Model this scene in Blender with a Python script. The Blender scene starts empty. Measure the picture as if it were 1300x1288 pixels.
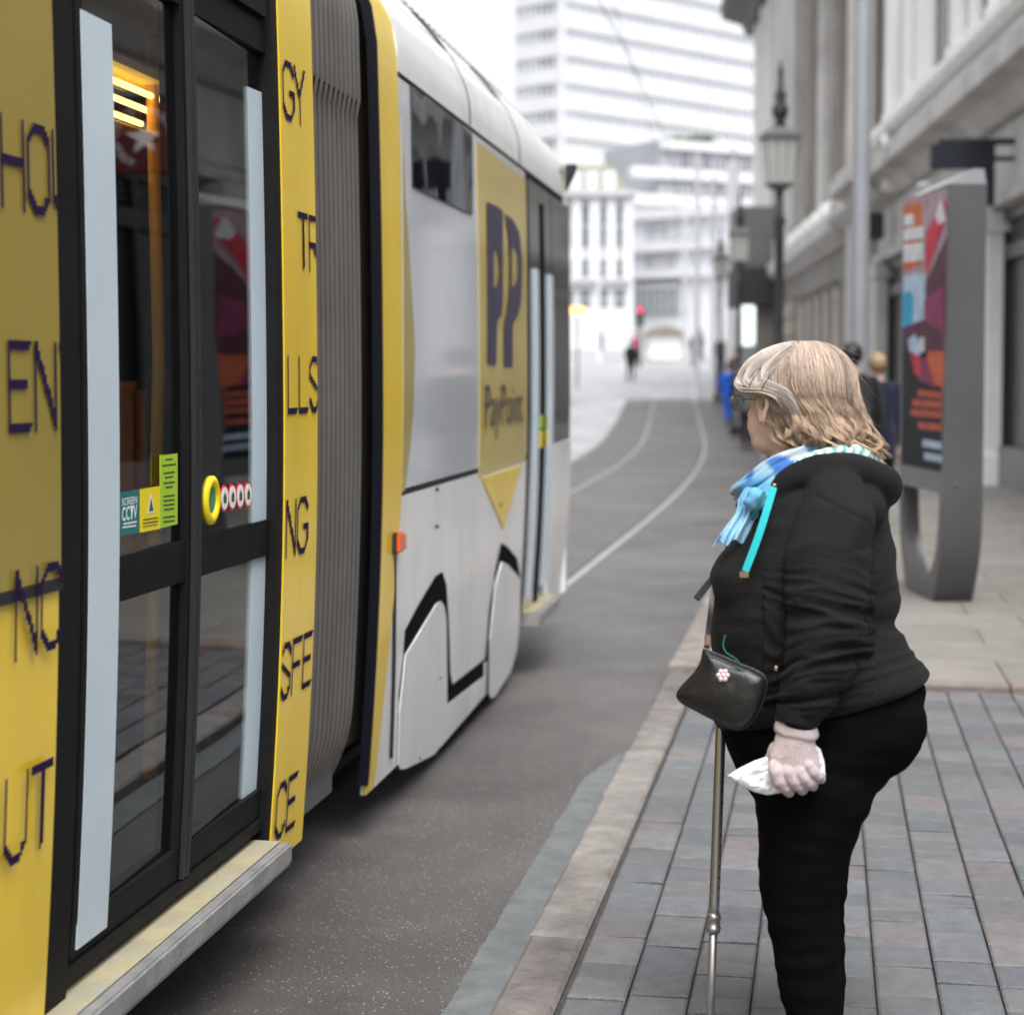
import bpy, bmesh, math, random
from mathutils import Vector, Matrix, noise
random.seed(7)
C = bpy.context.scene
COL = C.collection
PI = math.pi
# ---------------------------------------------------------------- camera model
F = 2272.0; CX = 650.0; CY = 598.0; CAMH = 1.55
PH = math.atan(118.0/F)
TH = math.atan(398.0/F*math.cos(PH))
RIGHT = Vector((math.cos(TH), math.sin(TH), 0))
FWDH = Vector((-math.sin(TH), math.cos(TH), 0))
FWD = FWDH*math.cos(PH) + Vector((0,0,-math.sin(PH)))
UP = FWDH*math.sin(PH) + Vector((0,0,math.cos(PH)))
CAM = Vector((0,0,CAMH))
def ray(px,py): return RIGHT*((px-CX)/F) + UP*(-(py-CY)/F) + FWD
def at(px,py,Z): return CAM + ray(px,py)*Z
def ground(px,py,z=0.0):
    r = ray(px,py); return CAM + r*((z-CAMH)/r.z)
# ---------------------------------------------------------------- street shape
def bend(Y):
    if Y < 18: return 0.0
    if Y < 45: return -((Y-18)**2)/650.0
    return -(27**2)/650.0 - (Y-45)*2*27/650.0
def rise(Y):
    if Y < 32: return 0.0
    if Y < 62: return (Y-32)**2*0.05/60
    return 0.75 + 0.05*(Y-62)
# ---------------------------------------------------------------- objects
def tag(o, label=None, cat=None, group=None, kind=None):
    if label: o['label'] = label
    if cat: o['category'] = cat
    if group: o['group'] = group
    if kind: o['kind'] = kind
    return o
def thing(name, label, cat, loc=(0,0,0), group=None):
    o = bpy.data.objects.new(name, None); COL.objects.link(o)
    o.location = loc; o.empty_display_size = 0.2
    return tag(o, label, cat, group)
def link(name, me, mat=None, parent=None, smooth=False):
    o = bpy.data.objects.new(name, me); COL.objects.link(o)
    if mat is not None:
        for m in (mat if isinstance(mat,(list,tuple)) else [mat]): me.materials.append(m)
    if smooth:
        me.polygons.foreach_set('use_smooth', [True]*len(me.polygons))
    if parent is not None:
        o.parent = parent
        # meshes are written in world coordinates: bring them into the parent's frame
        off = Vector((0,0,0)); p = parent
        while p is not None: off += p.location; p = p.parent
        me.transform(Matrix.Translation(-off))
    me.update()
    return o
def rebase(o, base):
    """move a top-level mesh's origin to base without moving the mesh"""
    o.data.transform(Matrix.Translation(-Vector(base))); o.location = base
    return o
class MB:
    def __init__(s): s.v=[]; s.f=[]; s.c=[]
    def add(s, vs, fs):
        n=len(s.v); s.v += [tuple(v) for v in vs]; s.f += [tuple(i+n for i in f) for f in fs]
        return n
    def box(s, c, hx, hy, hz, ax=None):
        c=Vector(c)
        if ax is None: ax=(Vector((1,0,0)),Vector((0,1,0)),Vector((0,0,1)))
        vs=[c+ax[0]*(hx*i)+ax[1]*(hy*j)+ax[2]*(hz*k) for i in(-1,1) for j in(-1,1) for k in(-1,1)]
        s.add(vs,[(0,1,3,2),(4,6,7,5),(0,4,5,1),(2,3,7,6),(0,2,6,4),(1,5,7,3)])
    def tube(s, pts, rads, n=10, cap=True, closed=False):
        pts=[Vector(p) for p in pts]
        if not isinstance(rads,(list,tuple)): rads=[rads]*len(pts)
        m=len(pts); base=len(s.v); up=None
        for i,p in enumerate(pts):
            if closed: t=(pts[(i+1)%m]-pts[i-1])
            else: t=(pts[min(i+1,m-1)]-pts[max(i-1,0)])
            t.normalize()
            if up is None:
                up=Vector((0,0,1)) if abs(t.z)<0.9 else Vector((1,0,0))
            a=t.cross(up); a.normalize(); b=a.cross(t); b.normalize(); up=b
            r=rads[i]; ra,rb=(r if isinstance(r,(tuple,list)) else (r,r))
            for k in range(n):
                q=2*PI*k/n; s.v.append(tuple(p+a*(ra*math.cos(q))+b*(rb*math.sin(q))))
        for i in range(m if closed else m-1):
            j=(i+1)%m
            for k in range(n):
                l=(k+1)%n
                s.f.append((base+i*n+k,base+i*n+l,base+j*n+l,base+j*n+k))
        if cap and not closed:
            s.f.append(tuple(base+k for k in range(n))[::-1]); s.f.append(tuple(base+(m-1)*n+k for k in range(n)))
    def loft(s, rings, cap=True, closed=False):
        n=len(rings[0]); base=len(s.v); m=len(rings)
        for r in rings: s.v += [tuple(p) for p in r]
        for i in range(m if closed else m-1):
            j=(i+1)%m
            for k in range(n):
                l=(k+1)%n
                s.f.append((base+i*n+k,base+i*n+l,base+j*n+l,base+j*n+k))
        if cap and not closed:
            s.f.append(tuple(base+k for k in range(n))[::-1]); s.f.append(tuple(base+(m-1)*n+k for k in range(n)))
    def sphere(s, c, r, nu=16, nv=10, ax=None):
        c=Vector(c); rx,ry,rz=(r if isinstance(r,(tuple,list)) else (r,r,r))
        if ax is None: ax=(Vector((1,0,0)),Vector((0,1,0)),Vector((0,0,1)))
        rings=[]
        for i in range(1,nv):
            t=PI*i/nv
            rings.append([c+ax[0]*(rx*math.sin(t)*math.cos(2*PI*k/nu))+ax[1]*(ry*math.sin(t)*math.sin(2*PI*k/nu))+ax[2]*(rz*math.cos(t)) for k in range(nu)])
        s.loft(rings)
    def mesh(s, name='m'):
        me=bpy.data.meshes.new(name); me.from_pydata(s.v,[],s.f); me.validate(); me.update(); return me
    def build(s, name, mat=None, parent=None, smooth=False, bevel=0.0, fix=True):
        me=s.mesh(name)
        if fix or bevel:
            bm=bmesh.new(); bm.from_mesh(me)
            if fix: bmesh.ops.recalc_face_normals(bm, faces=bm.faces)
            if bevel:
                es=[e for e in bm.edges if len(e.link_faces)==2 and e.calc_face_angle(0)>0.5]
                bmesh.ops.bevel(bm, geom=es, offset=bevel, segments=2, affect='EDGES', clamp_overlap=True)
            bm.to_mesh(me); bm.free()
        return link(name, me, mat, parent, smooth)
def smooth_by_angle(o, ang=0.6):
    me=o.data; me.polygons.foreach_set('use_smooth',[True]*len(me.polygons))
    bm=bmesh.new(); bm.from_mesh(me)
    for e in bm.edges:
        if len(e.link_faces)==2 and e.calc_face_angle(0)>ang: e.smooth=False
    bm.to_mesh(me); bm.free(); return o
def remesh(me, voxel, smooth=3, factor=0.5):
    """voxel union of every shell in the mesh, smoothed"""
    o=bpy.data.objects.new('work',me); COL.objects.link(o)
    m=o.modifiers.new('r','REMESH'); m.mode='VOXEL'; m.voxel_size=voxel
    if smooth:
        q=o.modifiers.new('s','SMOOTH'); q.factor=factor; q.iterations=smooth
    dg=bpy.context.evaluated_depsgraph_get()
    out=bpy.data.meshes.new_from_object(o.evaluated_get(dg))
    bpy.data.objects.remove(o); return out
def interp(tab, x):
    if x<=tab[0][0]: return tab[0][1:] 
    for a,b in zip(tab,tab[1:]):
        if x<=b[0]:
            t=(x-a[0])/(b[0]-a[0]); return tuple(p+(q-p)*t for p,q in zip(a[1:],b[1:]))
    return tab[-1][1:]
def spline(pts, n=6):
    """catmull-rom through tuples of any width"""
    out=[]; P=[pts[0]]+list(pts)+[pts[-1]]
    for i in range(1,len(P)-2):
        for k in range(n):
            t=k/n; a,b,c,d=P[i-1],P[i],P[i+1],P[i+2]
            out.append(tuple(0.5*((2*q)+(-p+r)*t+(2*p-5*q+4*r-s)*t*t+(-p+3*q-3*r+s)*t**3) for p,q,r,s in zip(a,b,c,d)))
    out.append(tuple(pts[-1])); return out
# ---------------------------------------------------------------- materials
def rgb(r,g,b):
    f=lambda c:(c/255/12.92 if c<=10 else ((c/255+0.055)/1.055)**2.4)
    return (f(r),f(g),f(b),1)
def mat(name, col, rough=0.6, metal=0.0, spec=0.5, var=0.0, vscale=3.0, bump=0.0, bscale=60.0, coat=0.0, sheen=0.0,
        attr=None, emis=None, estr=0.0, dirt=None, dscale=1.5, damt=0.4, trans=0.0):
    m=bpy.data.materials.new(name); m.use_nodes=True; nt=m.node_tree; N=nt.nodes; L=nt.links
    b=N['Principled BSDF']; b.inputs['Roughness'].default_value=rough; b.inputs['Metallic'].default_value=metal
    b.inputs['Specular IOR Level'].default_value=spec; b.inputs['Coat Weight'].default_value=coat; b.inputs['Coat Roughness'].default_value=0.08
    b.inputs['Sheen Weight'].default_value=sheen; b.inputs['Sheen Roughness'].default_value=0.5
    b.inputs['Transmission Weight'].default_value=trans
    geo=N.new('ShaderNodeNewGeometry'); src=geo.outputs['Position']
    cur=None
    if attr:
        a=N.new('ShaderNodeAttribute'); a.attribute_name=attr; cur=a.outputs['Color']
    else:
        c=N.new('ShaderNodeRGB'); c.outputs[0].default_value=col; cur=c.outputs[0]
    if var:
        n=N.new('ShaderNodeTexNoise'); n.inputs['Scale'].default_value=vscale; n.inputs['Detail'].default_value=6; n.inputs['Roughness'].default_value=0.6
        L.new(src,n.inputs['Vector'])
        mr=N.new('ShaderNodeMapRange'); mr.inputs['From Min'].default_value=0.3; mr.inputs['From Max'].default_value=0.7
        mr.inputs['To Min'].default_value=1-var; mr.inputs['To Max'].default_value=1+var; L.new(n.outputs['Fac'],mr.inputs['Value'])
        h=N.new('ShaderNodeHueSaturation'); L.new(cur,h.inputs['Color']); L.new(mr.outputs[0],h.inputs['Value']); cur=h.outputs[0]
    if dirt:
        n=N.new('ShaderNodeTexNoise'); n.inputs['Scale'].default_value=dscale; n.inputs['Detail'].default_value=8; n.inputs['Roughness'].default_value=0.65
        mp=N.new('ShaderNodeMapping'); mp.inputs['Scale'].default_value=(1,1,0.25); L.new(src,mp.inputs['Vector']); L.new(mp.outputs[0],n.inputs['Vector'])
        mr=N.new('ShaderNodeMapRange'); mr.inputs['From Min'].default_value=0.45; mr.inputs['From Max'].default_value=0.75; mr.inputs['To Max'].default_value=damt
        L.new(n.outputs['Fac'],mr.inputs['Value'])
        mx=N.new('ShaderNodeMix'); mx.data_type='RGBA'; L.new(mr.outputs[0],mx.inputs['Factor']); L.new(cur,mx.inputs['A']); mx.inputs['B'].default_value=dirt; cur=mx.outputs['Result']
    L.new(cur,b.inputs['Base Color'])
    if bump:
        n=N.new('ShaderNodeTexNoise'); n.inputs['Scale'].default_value=bscale; n.inputs['Detail'].default_value=5; L.new(src,n.inputs['Vector'])
        bp=N.new('ShaderNodeBump'); bp.inputs['Strength'].default_value=bump; bp.inputs['Distance'].default_value=0.01
        L.new(n.outputs['Fac'],bp.inputs['Height']); L.new(bp.outputs[0],b.inputs['Normal'])
    if emis: b.inputs['Emission Color'].default_value=emis; b.inputs['Emission Strength'].default_value=estr
    return m
def glass_mat(name, tint=(0.5,0.52,0.52,1), ior=1.5, rough=0.01, wave=0.0):
    m=bpy.data.materials.new(name); m.use_nodes=True; nt=m.node_tree; N=nt.nodes; L=nt.links; N.clear()
    o=N.new('ShaderNodeOutputMaterial'); t=N.new('ShaderNodeBsdfTransparent'); t.inputs[0].default_value=tint
    g=N.new('ShaderNodeBsdfGlossy'); g.inputs['Roughness'].default_value=rough; g.inputs['Color'].default_value=(0.95,0.97,1,1)
    f=N.new('ShaderNodeFresnel'); f.inputs['IOR'].default_value=ior
    x=N.new('ShaderNodeMixShader'); bk=N.new('ShaderNodeNewGeometry'); iv_=N.new('ShaderNodeMath'); iv_.operation='SUBTRACT'; iv_.inputs[0].default_value=1.0; L.new(bk.outputs['Backfacing'],iv_.inputs[1]); mm=N.new('ShaderNodeMath'); mm.operation='MULTIPLY'; L.new(f.outputs[0],mm.inputs[0]); L.new(iv_.outputs[0],mm.inputs[1]); L.new(mm.outputs[0],x.inputs[0]); L.new(t.outputs[0],x.inputs[1]); L.new(g.outputs[0],x.inputs[2]); L.new(x.outputs[0],o.inputs[0])
    if wave:
        geo=N.new('ShaderNodeNewGeometry'); n=N.new('ShaderNodeTexNoise'); n.inputs['Scale'].default_value=1.6; n.inputs['Detail'].default_value=1
        L.new(geo.outputs['Position'],n.inputs['Vector']); bp=N.new('ShaderNodeBump'); bp.inputs['Strength'].default_value=wave; bp.inputs['Distance'].default_value=0.02
        L.new(n.outputs['Fac'],bp.inputs['Height']); L.new(bp.outputs[0],g.inputs['Normal']); L.new(bp.outputs[0],f.inputs['Normal'])
    return m
def asphalt(name, base, light, scale=1.0, speck=0.35, rough=0.75):
    m=bpy.data.materials.new(name); m.use_nodes=True; nt=m.node_tree; N=nt.nodes; L=nt.links; b=N['Principled BSDF']
    geo=N.new('ShaderNodeNewGeometry'); P=geo.outputs['Position']
    def nz(s,d,r=0.6):
        n=N.new('ShaderNodeTexNoise'); n.inputs['Scale'].default_value=s; n.inputs['Detail'].default_value=d; n.inputs['Roughness'].default_value=r; L.new(P,n.inputs['Vector']); return n
    a=nz(1.1,6); cr=N.new('ShaderNodeMapRange'); cr.inputs['From Min'].default_value=0.35; cr.inputs['From Max'].default_value=0.65; L.new(a.outputs['Fac'],cr.inputs['Value'])
    mx=N.new('ShaderNodeMix'); mx.data_type='RGBA'; mx.inputs['A'].default_value=base; mx.inputs['B'].default_value=light; L.new(cr.outputs[0],mx.inputs['Factor'])
    f=nz(120*scale,4,0.8); fr=N.new('ShaderNodeMapRange'); fr.inputs['From Min'].default_value=0.3; fr.inputs['From Max'].default_value=0.7; fr.inputs['To Min'].default_value=0.40; fr.inputs['To Max'].default_value=1.65; L.new(f.outputs['Fac'],fr.inputs['Value'])
    h=N.new('ShaderNodeHueSaturation'); L.new(mx.outputs['Result'],h.inputs['Color']); L.new(fr.outputs[0],h.inputs['Value'])
    v=N.new('ShaderNodeTexVoronoi'); v.inputs['Scale'].default_value=80*scale; L.new(P,v.inputs['Vector'])
    vr=N.new('ShaderNodeMath'); vr.operation='LESS_THAN'; vr.inputs[1].default_value=0.26; L.new(v.outputs['Distance'],vr.inputs[0])
    sep=N.new('ShaderNodeSeparateColor'); L.new(v.outputs['Color'],sep.inputs[0]); th=N.new('ShaderNodeMath'); th.operation='GREATER_THAN'; th.inputs[1].default_value=0.80; L.new(sep.outputs[0],th.inputs[0])
    mu=N.new('ShaderNodeMath'); mu.operation='MULTIPLY'; L.new(vr.outputs[0],mu.inputs[0]); L.new(th.outputs[0],mu.inputs[1])
    mu2=N.new('ShaderNodeMath'); mu2.operation='MULTIPLY'; mu2.inputs[1].default_value=speck; L.new(mu.outputs[0],mu2.inputs[0])
    m2=N.new('ShaderNodeMix'); m2.data_type='RGBA'; L.new(mu2.outputs[0],m2.inputs['Factor']); L.new(h.outputs[0],m2.inputs['A']); m2.inputs['B'].default_value=(0.6,0.6,0.6,1)
    st=nz(0.45,9,0.72); sr=N.new('ShaderNodeMapRange'); sr.inputs['From Min'].default_value=0.42; sr.inputs['From Max'].default_value=0.62; sr.inputs['To Min'].default_value=0.72; sr.inputs['To Max'].default_value=1.12; L.new(st.outputs['Fac'],sr.inputs['Value'])
    h2=N.new('ShaderNodeHueSaturation'); L.new(m2.outputs['Result'],h2.inputs['Color']); L.new(sr.outputs[0],h2.inputs['Value']); L.new(h2.outputs[0],b.inputs['Base Color'])
    rr=N.new('ShaderNodeMapRange'); rr.inputs['To Min'].default_value=rough-0.15; rr.inputs['To Max'].default_value=rough+0.12; L.new(a.outputs['Fac'],rr.inputs['Value']); L.new(rr.outputs[0],b.inputs['Roughness'])
    bp=N.new('ShaderNodeBump'); bp.inputs['Strength'].default_value=0.5; bp.inputs['Distance'].default_value=0.004; L.new(f.outputs['Fac'],bp.inputs['Height']); L.new(bp.outputs[0],b.inputs['Normal'])
    return m
def set_cols(me, cols, name='Col'):
    """per-vertex colours (the surface's own colour)"""
    a=me.color_attributes.new(name,'FLOAT_COLOR','POINT')
    flat=[]
    for c in cols: flat += [c[0],c[1],c[2],1.0]
    a.data.foreach_set('color',flat)
# ---------------------------------------------------------------- world, sun, camera
w=bpy.data.worlds.new('World'); C.world=w; w.use_nodes=True; nt=w.node_tree
bg=nt.nodes['Background']; sky=nt.nodes.new('ShaderNodeTexSky'); sky.sky_type='NISHITA'; sky.sun_disc=False
SUN_EL=math.radians(62); SUN_ROT=math.radians(158)
sky.sun_elevation=SUN_EL; sky.sun_rotation=SUN_ROT; sky.air_density=1.0; sky.dust_density=5.0; sky.ozone_density=1.0
hs=nt.nodes.new('ShaderNodeHueSaturation'); hs.inputs['Saturation'].default_value=0.12; hs.inputs['Value'].default_value=1.15
nt.links.new(sky.outputs[0],hs.inputs['Color']); nt.links.new(hs.outputs[0],bg.inputs['Color']); bg.inputs['Strength'].default_value=0.15
sd=bpy.data.lights.new('sun','SUN'); sd.energy=1.1; sd.angle=math.radians(40); sd.color=(1,0.97,0.93)
so=bpy.data.objects.new('sun',sd); COL.objects.link(so)
# Nishita rotation is measured clockwise from +Y seen from above
sdir=Vector((math.sin(SUN_ROT)*math.cos(SUN_EL), math.cos(SUN_ROT)*math.cos(SUN_EL), math.sin(SUN_EL)))
so.rotation_euler=sdir.to_track_quat('Z','Y').to_euler(); so.location=(10,10,30)
cd=bpy.data.cameras.new('camera'); co=bpy.data.objects.new('camera',cd); COL.objects.link(co); C.camera=co
cd.sensor_width=36; cd.sensor_fit='HORIZONTAL'; cd.lens=36*F/1300; cd.shift_y=-(644-598)/1300.0; cd.clip_end=3000; cd.clip_start=0.05
R=Matrix((RIGHT,UP,-FWD)).transposed(); co.matrix_world=Matrix.Translation(CAM)@R.to_4x4()
cd.dof.use_dof=True; cd.dof.focus_distance=4.4; cd.dof.aperture_fstop=2.6; cd.dof.aperture_blades=9
C.view_settings.view_transform='Standard'; C.view_settings.look='None'; C.view_settings.exposure=EXPO if 'EXPO' in globals() else 0.88; C.view_settings.gamma=1
C.render.engine='CYCLES'
# ================================================================= GROUND
def sheet(name, xs, ys, zf, xf, m, z0=0.0, kind='structure'):
    """a sheet over the street: xs are offsets across, ys stations along"""
    mb=MB(); n=len(xs)
    for y in ys:
        for x in xs: mb.v.append((xf(x,y), y, zf(y)+z0))
    for j in range(len(ys)-1):
        for i in range(n-1):
            a=j*n+i; mb.f.append((a,a+1,a+n+1,a+n))
    o=mb.build(name, m, None, True, fix=False); tag(o, kind=kind); return o
def frange(a,b,s):
    out=[]; x=a
    while x<b-1e-6: out.append(x); x+=s
    out.append(b); return out
YS=frange(-30,18,6)+frange(18,130,2)[1:]+frange(130,420,20)[1:]
M_base=asphalt('ground_surface',rgb(150,150,152),rgb(172,172,174),0.3,0.1)
g=sheet('ground', frange(-260,260,20), YS, rise, lambda x,y:x, M_base, -0.10)
M_road=asphalt('road_asphalt',(0.075,0.069,0.067,1),(0.112,0.107,0.104,1),1.0,0.45,0.52)
YR=frange(-20,18,2)+frange(18,63,1.5)[1:]
road=sheet('road', [-4.3,-3.6,-2.9,-2.2,-1.5,-0.76], YR, rise, lambda x,y:x+bend(y), M_road, 0.0)
M_lane=asphalt('lane_paving',(0.31,0.31,0.325,1),(0.43,0.43,0.45,1),0.5,0.12,0.5)
lane=sheet('tram_lane_paving', [-14,-10,-6,-4.3,-2,-0.76], frange(-20,110,2), rise, lambda x,y:x+bend(y)-(0 if x>-5 else max(0,(y-40))*0.5), M_lane, -0.006)
M_rail=mat('rail_steel',(0.32,0.325,0.335,1),0.4,0.2,var=0.1)
M_groove=mat('rail_bed',(0.035,0.035,0.035,1),0.8)
for k,x in enumerate((-1.90,-3.335,-6.2,-7.635)):
    a=sheet('rail',[x-0.028,x+0.028],YR,rise,lambda q,y:q+bend(y),M_rail,0.008); 
    b=sheet('rail_groove',[x-0.062,x-0.029],YR,rise,lambda q,y:q+bend(y),M_groove,0.005)
    a2=sheet('rail_bedding',[x+0.029,x+0.060],YR,rise,lambda q,y:q+bend(y),mat('rail_concrete',(0.15,0.147,0.145,1),0.7,var=0.15),0.004)
# tar repair strip beside the kerb
M_tar=mat('tar_patch',(0.125,0.137,0.142,1),0.55,var=0.25,vscale=9,bump=0.4,bscale=90)
mb=MB(); ys=frange(-1,7.25,0.03)
for y in ys:
    e=0.007*noise.noise((y*5,0,0))+0.007*noise.noise((y*31,5,0)); e2=0.008*noise.noise((y*6,9,0))
    wd=min(1,(7.32-y)/0.5)
    mb.v.append((-0.815-0.092*wd+e,y,0.006)); mb.v.append((-0.785+e2,y,0.006))
for i in range(len(ys)-1): mb.f.append((2*i,2*i+1,2*i+3,2*i+2))
tag(mb.build('tar_strip',M_tar,None,fix=False),kind='structure')
# ---- paving: setts as real blocks with their own colours
def block(mb, cols, x0,x1,y0,y1, z, h, c, tilt=0.0, bev=0.006, xf=None, yf=None):
    dz=[random.uniform(-tilt,tilt) for _ in range(4)]
    b=[(x0,y0),(x1,y0),(x1,y1),(x0,y1)]
    t=[(x0+bev,y0+bev),(x1-bev,y0+bev),(x1-bev,y1-bev),(x0+bev,y1-bev)]
    vs=[(p[0],p[1],z-h) for p in b]+[(p[0],p[1],z-bev*0.8+dz[i]) for i,p in enumerate(b)]+[(p[0],p[1],z+dz[i]) for i,p in enumerate(t)]
    if xf: vs=[(v[0]+xf(v[1]),v[1],v[2]) for v in vs]
    n=len(mb.v); mb.v+=vs
    for i in range(4):
        j=(i+1)%4
        mb.f.append((n+i,n+j,n+4+j,n+4+i)); mb.f.append((n+4+i,n+4+j,n+8+j,n+8+i))
    mb.f.append((n+8,n+9,n+10,n+11)); cols += [c]*12
def stone_mat(name, rough=0.75, bump=0.6, bs=120, var=0.16, vs=18):
    return mat(name,(1,1,1,1),rough,var=var,vscale=vs,bump=bump,bscale=bs,attr='Col',dirt=(0.05,0.05,0.05,1),dscale=1.1,damt=0.3)
M_sett=stone_mat('paver_stone'); M_kerb=stone_mat('kerb_stone',0.85,1.0,35,0.32,9); M_flag=stone_mat('flag_stone',0.75,0.4,80,0.14,5)
M_joint=mat('joint_sand',(0.05,0.048,0.047,1),0.95,var=0.3,vscale=25,bump=0.5)
KX=-0.617
tag(sheet('paving_bed',[-0.765,0.5,3,9],frange(-14,9.0,1.5),rise,lambda x,y:x,M_joint,0.035),kind='structure')
mb=MB(); cols=[]; x=KX+0.008; ci=0
pal=[(150,149,152),(144,147,153),(155,152,154),(147,150,155),(138,142,149),(156,154,156),(154,148,150),(144,149,153)]
while x<7.5:
    wd=0.150+random.uniform(-0.003,0.003); y=0.2+random.uniform(0,0.2)
    while y<8.72:
        ln=random.choice((0.11,0.14,0.165,0.165,0.19,0.22)); y1=min(y+ln,8.74)
        c=rgb(*random.choice(pal)); k=random.uniform(0.38,0.50); c=tuple(q*k for q in c[:3])
        if y1-y>0.05: block(mb,cols,x+0.003,x+wd-0.003,y+0.0048,y1-0.0048,0.052+random.uniform(-0.0025,0.0025),0.05,c,0.0022,0.006)
        y=y1
    x+=wd
me=mb.mesh(); set_cols(me,cols); tag(link('pavement',me,M_sett),kind='structure')
# kerb stones along the road
mb=MB(); cols=[]; y=-0.5
while y<9:
    ln=random.uniform(0.42,0.9); c=random.choice(((168,162,158),(162,154,150),(174,169,165),(156,151,149),(176,173,170))); k=random.uniform(0.36,0.52)
    block(mb,cols,KX-0.158+random.uniform(-0.008,0.006),KX-0.006,y+0.005,y+ln-0.005,0.056+random.uniform(-0.004,0.003),0.08,tuple(q*k for q in rgb(*c)[:3]),0.003,0.012)
    y+=ln
while y<95:
    ln=1.2; c=random.choice(((172,160,154),(165,155,150),(178,168,162)))
    x0=KX-0.158
    z=rise(y); n=len(mb.v)
    block(mb,cols,x0,KX-0.006,y+0.005,y+ln-0.005,0.10+z,0.14,tuple(q*0.5 for q in rgb(*c)[:3]),0.002,0.012,xf=bend)
    y+=ln
me=mb.mesh(); set_cols(me,cols)
# subdivide for a little unevenness of the worn edge
tag(link('kerb',me,M_kerb),kind='structure')
# cross kerb between the setts and the flags
mb=MB(); cols=[]; x=KX+0.0
while x<8:
    ln=random.uniform(0.5,0.8); c=random.choice(((166,146,138),(172,160,154),(158,149,144)))
    block(mb,cols,x+0.005,x+ln-0.005,8.76,8.90,0.085+random.uniform(-0.004,0.004),0.10,tuple(q*0.55 for q in rgb(*c)[:3]),0.003,0.01); x+=ln
me=mb.mesh(); set_cols(me,cols); tag(link('cross_kerb',me,M_kerb),kind='structure')
# flagged pavement beyond
mb=MB(); cols=[]; y=8.91; row=0
tag(sheet('flag_bed',[KX,3,9,14],frange(8.9,95,2),rise,lambda x,y:x+bend(y),M_joint,0.06),kind='structure')
while y<92:
    dy=0.62 if y<40 else 2.4; x=KX+(0 if row%2 else -0.3)
    while x<13:
        dx=0.9 if y<40 else 2.4; x0=max(x,KX+0.004)
        k=random.uniform(0.38,0.48); c=random.choice(((186,180,172),(180,175,168),(190,185,178)))
        if x+dx-x0>0.1: 
            n=len(mb.v); block(mb,cols,x0+0.003,x+dx-0.003,y+0.003,y+dy-0.003,0.083,0.03,tuple(q*k for q in rgb(*c)[:3]),0.001,0.004,xf=bend)
            for i in range(n,len(mb.v)): v=mb.v[i]; mb.v[i]=(v[0],v[1],v[2]+rise(v[1]))
        x+=dx
    y+=dy; row+=1
me=mb.mesh(); set_cols(me,cols); tag(link('flagstone_pavement',me,M_flag),kind='structure')

# ================================================================= TRAM
X0=-1.445
def toff(z):
    o=0.0
    if z<1.5: o=-0.047*((1.5-z)/1.2)**2
    else: o=-0.012*((z-1.5)/1.0)**2
    if z>2.68: o-=0.10*((z-2.68)/0.25)**1.7
    return o
YH=6.05
class Mod:
    def __init__(s, ang, base):
        s.d=Vector((-math.sin(ang),math.cos(ang),0)); s.n=Vector((math.cos(ang),math.sin(ang),0)); s.h=Vector((base,YH,0))
    def P(s,Y,z,o=0.0):
        p=s.h+s.d*(Y-YH)+s.n*(o+toff(z)); return Vector((p.x,p.y,z))
    oo=0.0
    def px(s,x,y):
        r=ray(x,y); z=1.5
        for _ in range(6):
            q=s.h+s.n*(toff(z)+s.oo); t=(q-CAM).dot(s.n)/r.dot(s.n); p=CAM+r*t; z=p.z
        return ((p-s.h).dot(s.d)+YH, z)
A=Mod(0.0,X0); B=Mod(math.radians(0.8),X0-0.0)
def panel(name, mod, pts, m, parent, o0=-0.03, o1=0.0, pix=True, zs=0.12, bevel=0, smooth=False, lean=0.0):
    if pix: pts=[mod.px(*p) for p in pts]
    bm=bmesh.new(); vs=[bm.verts.new((p[0],p[1],0)) for p in pts]; bm.faces.new(vs)
    z0=min(p[1] for p in pts); z1=max(p[1] for p in pts); z=math.ceil(z0/zs)*zs
    while z<z1:
        if z-z0>1e-3 and z1-z>1e-3: bmesh.ops.bisect_plane(bm,geom=bm.verts[:]+bm.edges[:]+bm.faces[:],plane_co=(0,z,0),plane_no=(0,1,0),dist=1e-5)
        z+=zs
    bmesh.ops.triangulate(bm,faces=bm.faces[:]); bm.verts.index_update()
    mb=MB(); V=[v.co.copy() for v in bm.verts]; n=len(V)
    fs=[[v.index for v in f.verts] for f in bm.faces]
    yl=min(p[0] for p in pts); mb.v=[tuple(mod.P(v.x,v.y,o1+lean*(v.x-yl))) for v in V]+[tuple(mod.P(v.x,v.y,o0+lean*(v.x-yl))) for v in V]
    for f in fs: mb.f.append(tuple(f)); mb.f.append(tuple(i+n for i in reversed(f)))
    for e in bm.edges:
        if len(e.link_faces)==1:
            a,b=[v.index for v in e.verts]; mb.f.append((a,b,b+n,a+n))
    bm.free(); o=mb.build(name,m,parent)
    return smooth_by_angle(o,0.5)
def rect(mod,xa,xb,z0,z1,at_y=600):
    """upright strip between two picture columns read at one height"""
    ya=mod.px(xa,at_y)[0]; yb=mod.px(xb,at_y)[0]; return [(ya,z0),(yb,z0),(yb,z1),(ya,z1)]
def strip(name,mod,xa,xb,z0,z1,m,parent,o0=-0.03,o1=0.0,at_y=600):
    return panel(name,mod,rect(mod,xa,xb,z0,z1,at_y),m,parent,o0,o1,pix=False)
yel=rgb(214,178,42)
M_yel=mat('tram_yellow',(0.92,0.64,0.035,1),0.28,coat=0.35,var=0.04,vscale=1.2,dirt=(0.28,0.22,0.08,1),dscale=2,damt=0.25)
M_film=mat('yellow_window_film',(0.34,0.255,0.045,1),0.22,coat=0.3,var=0.05)
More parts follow.
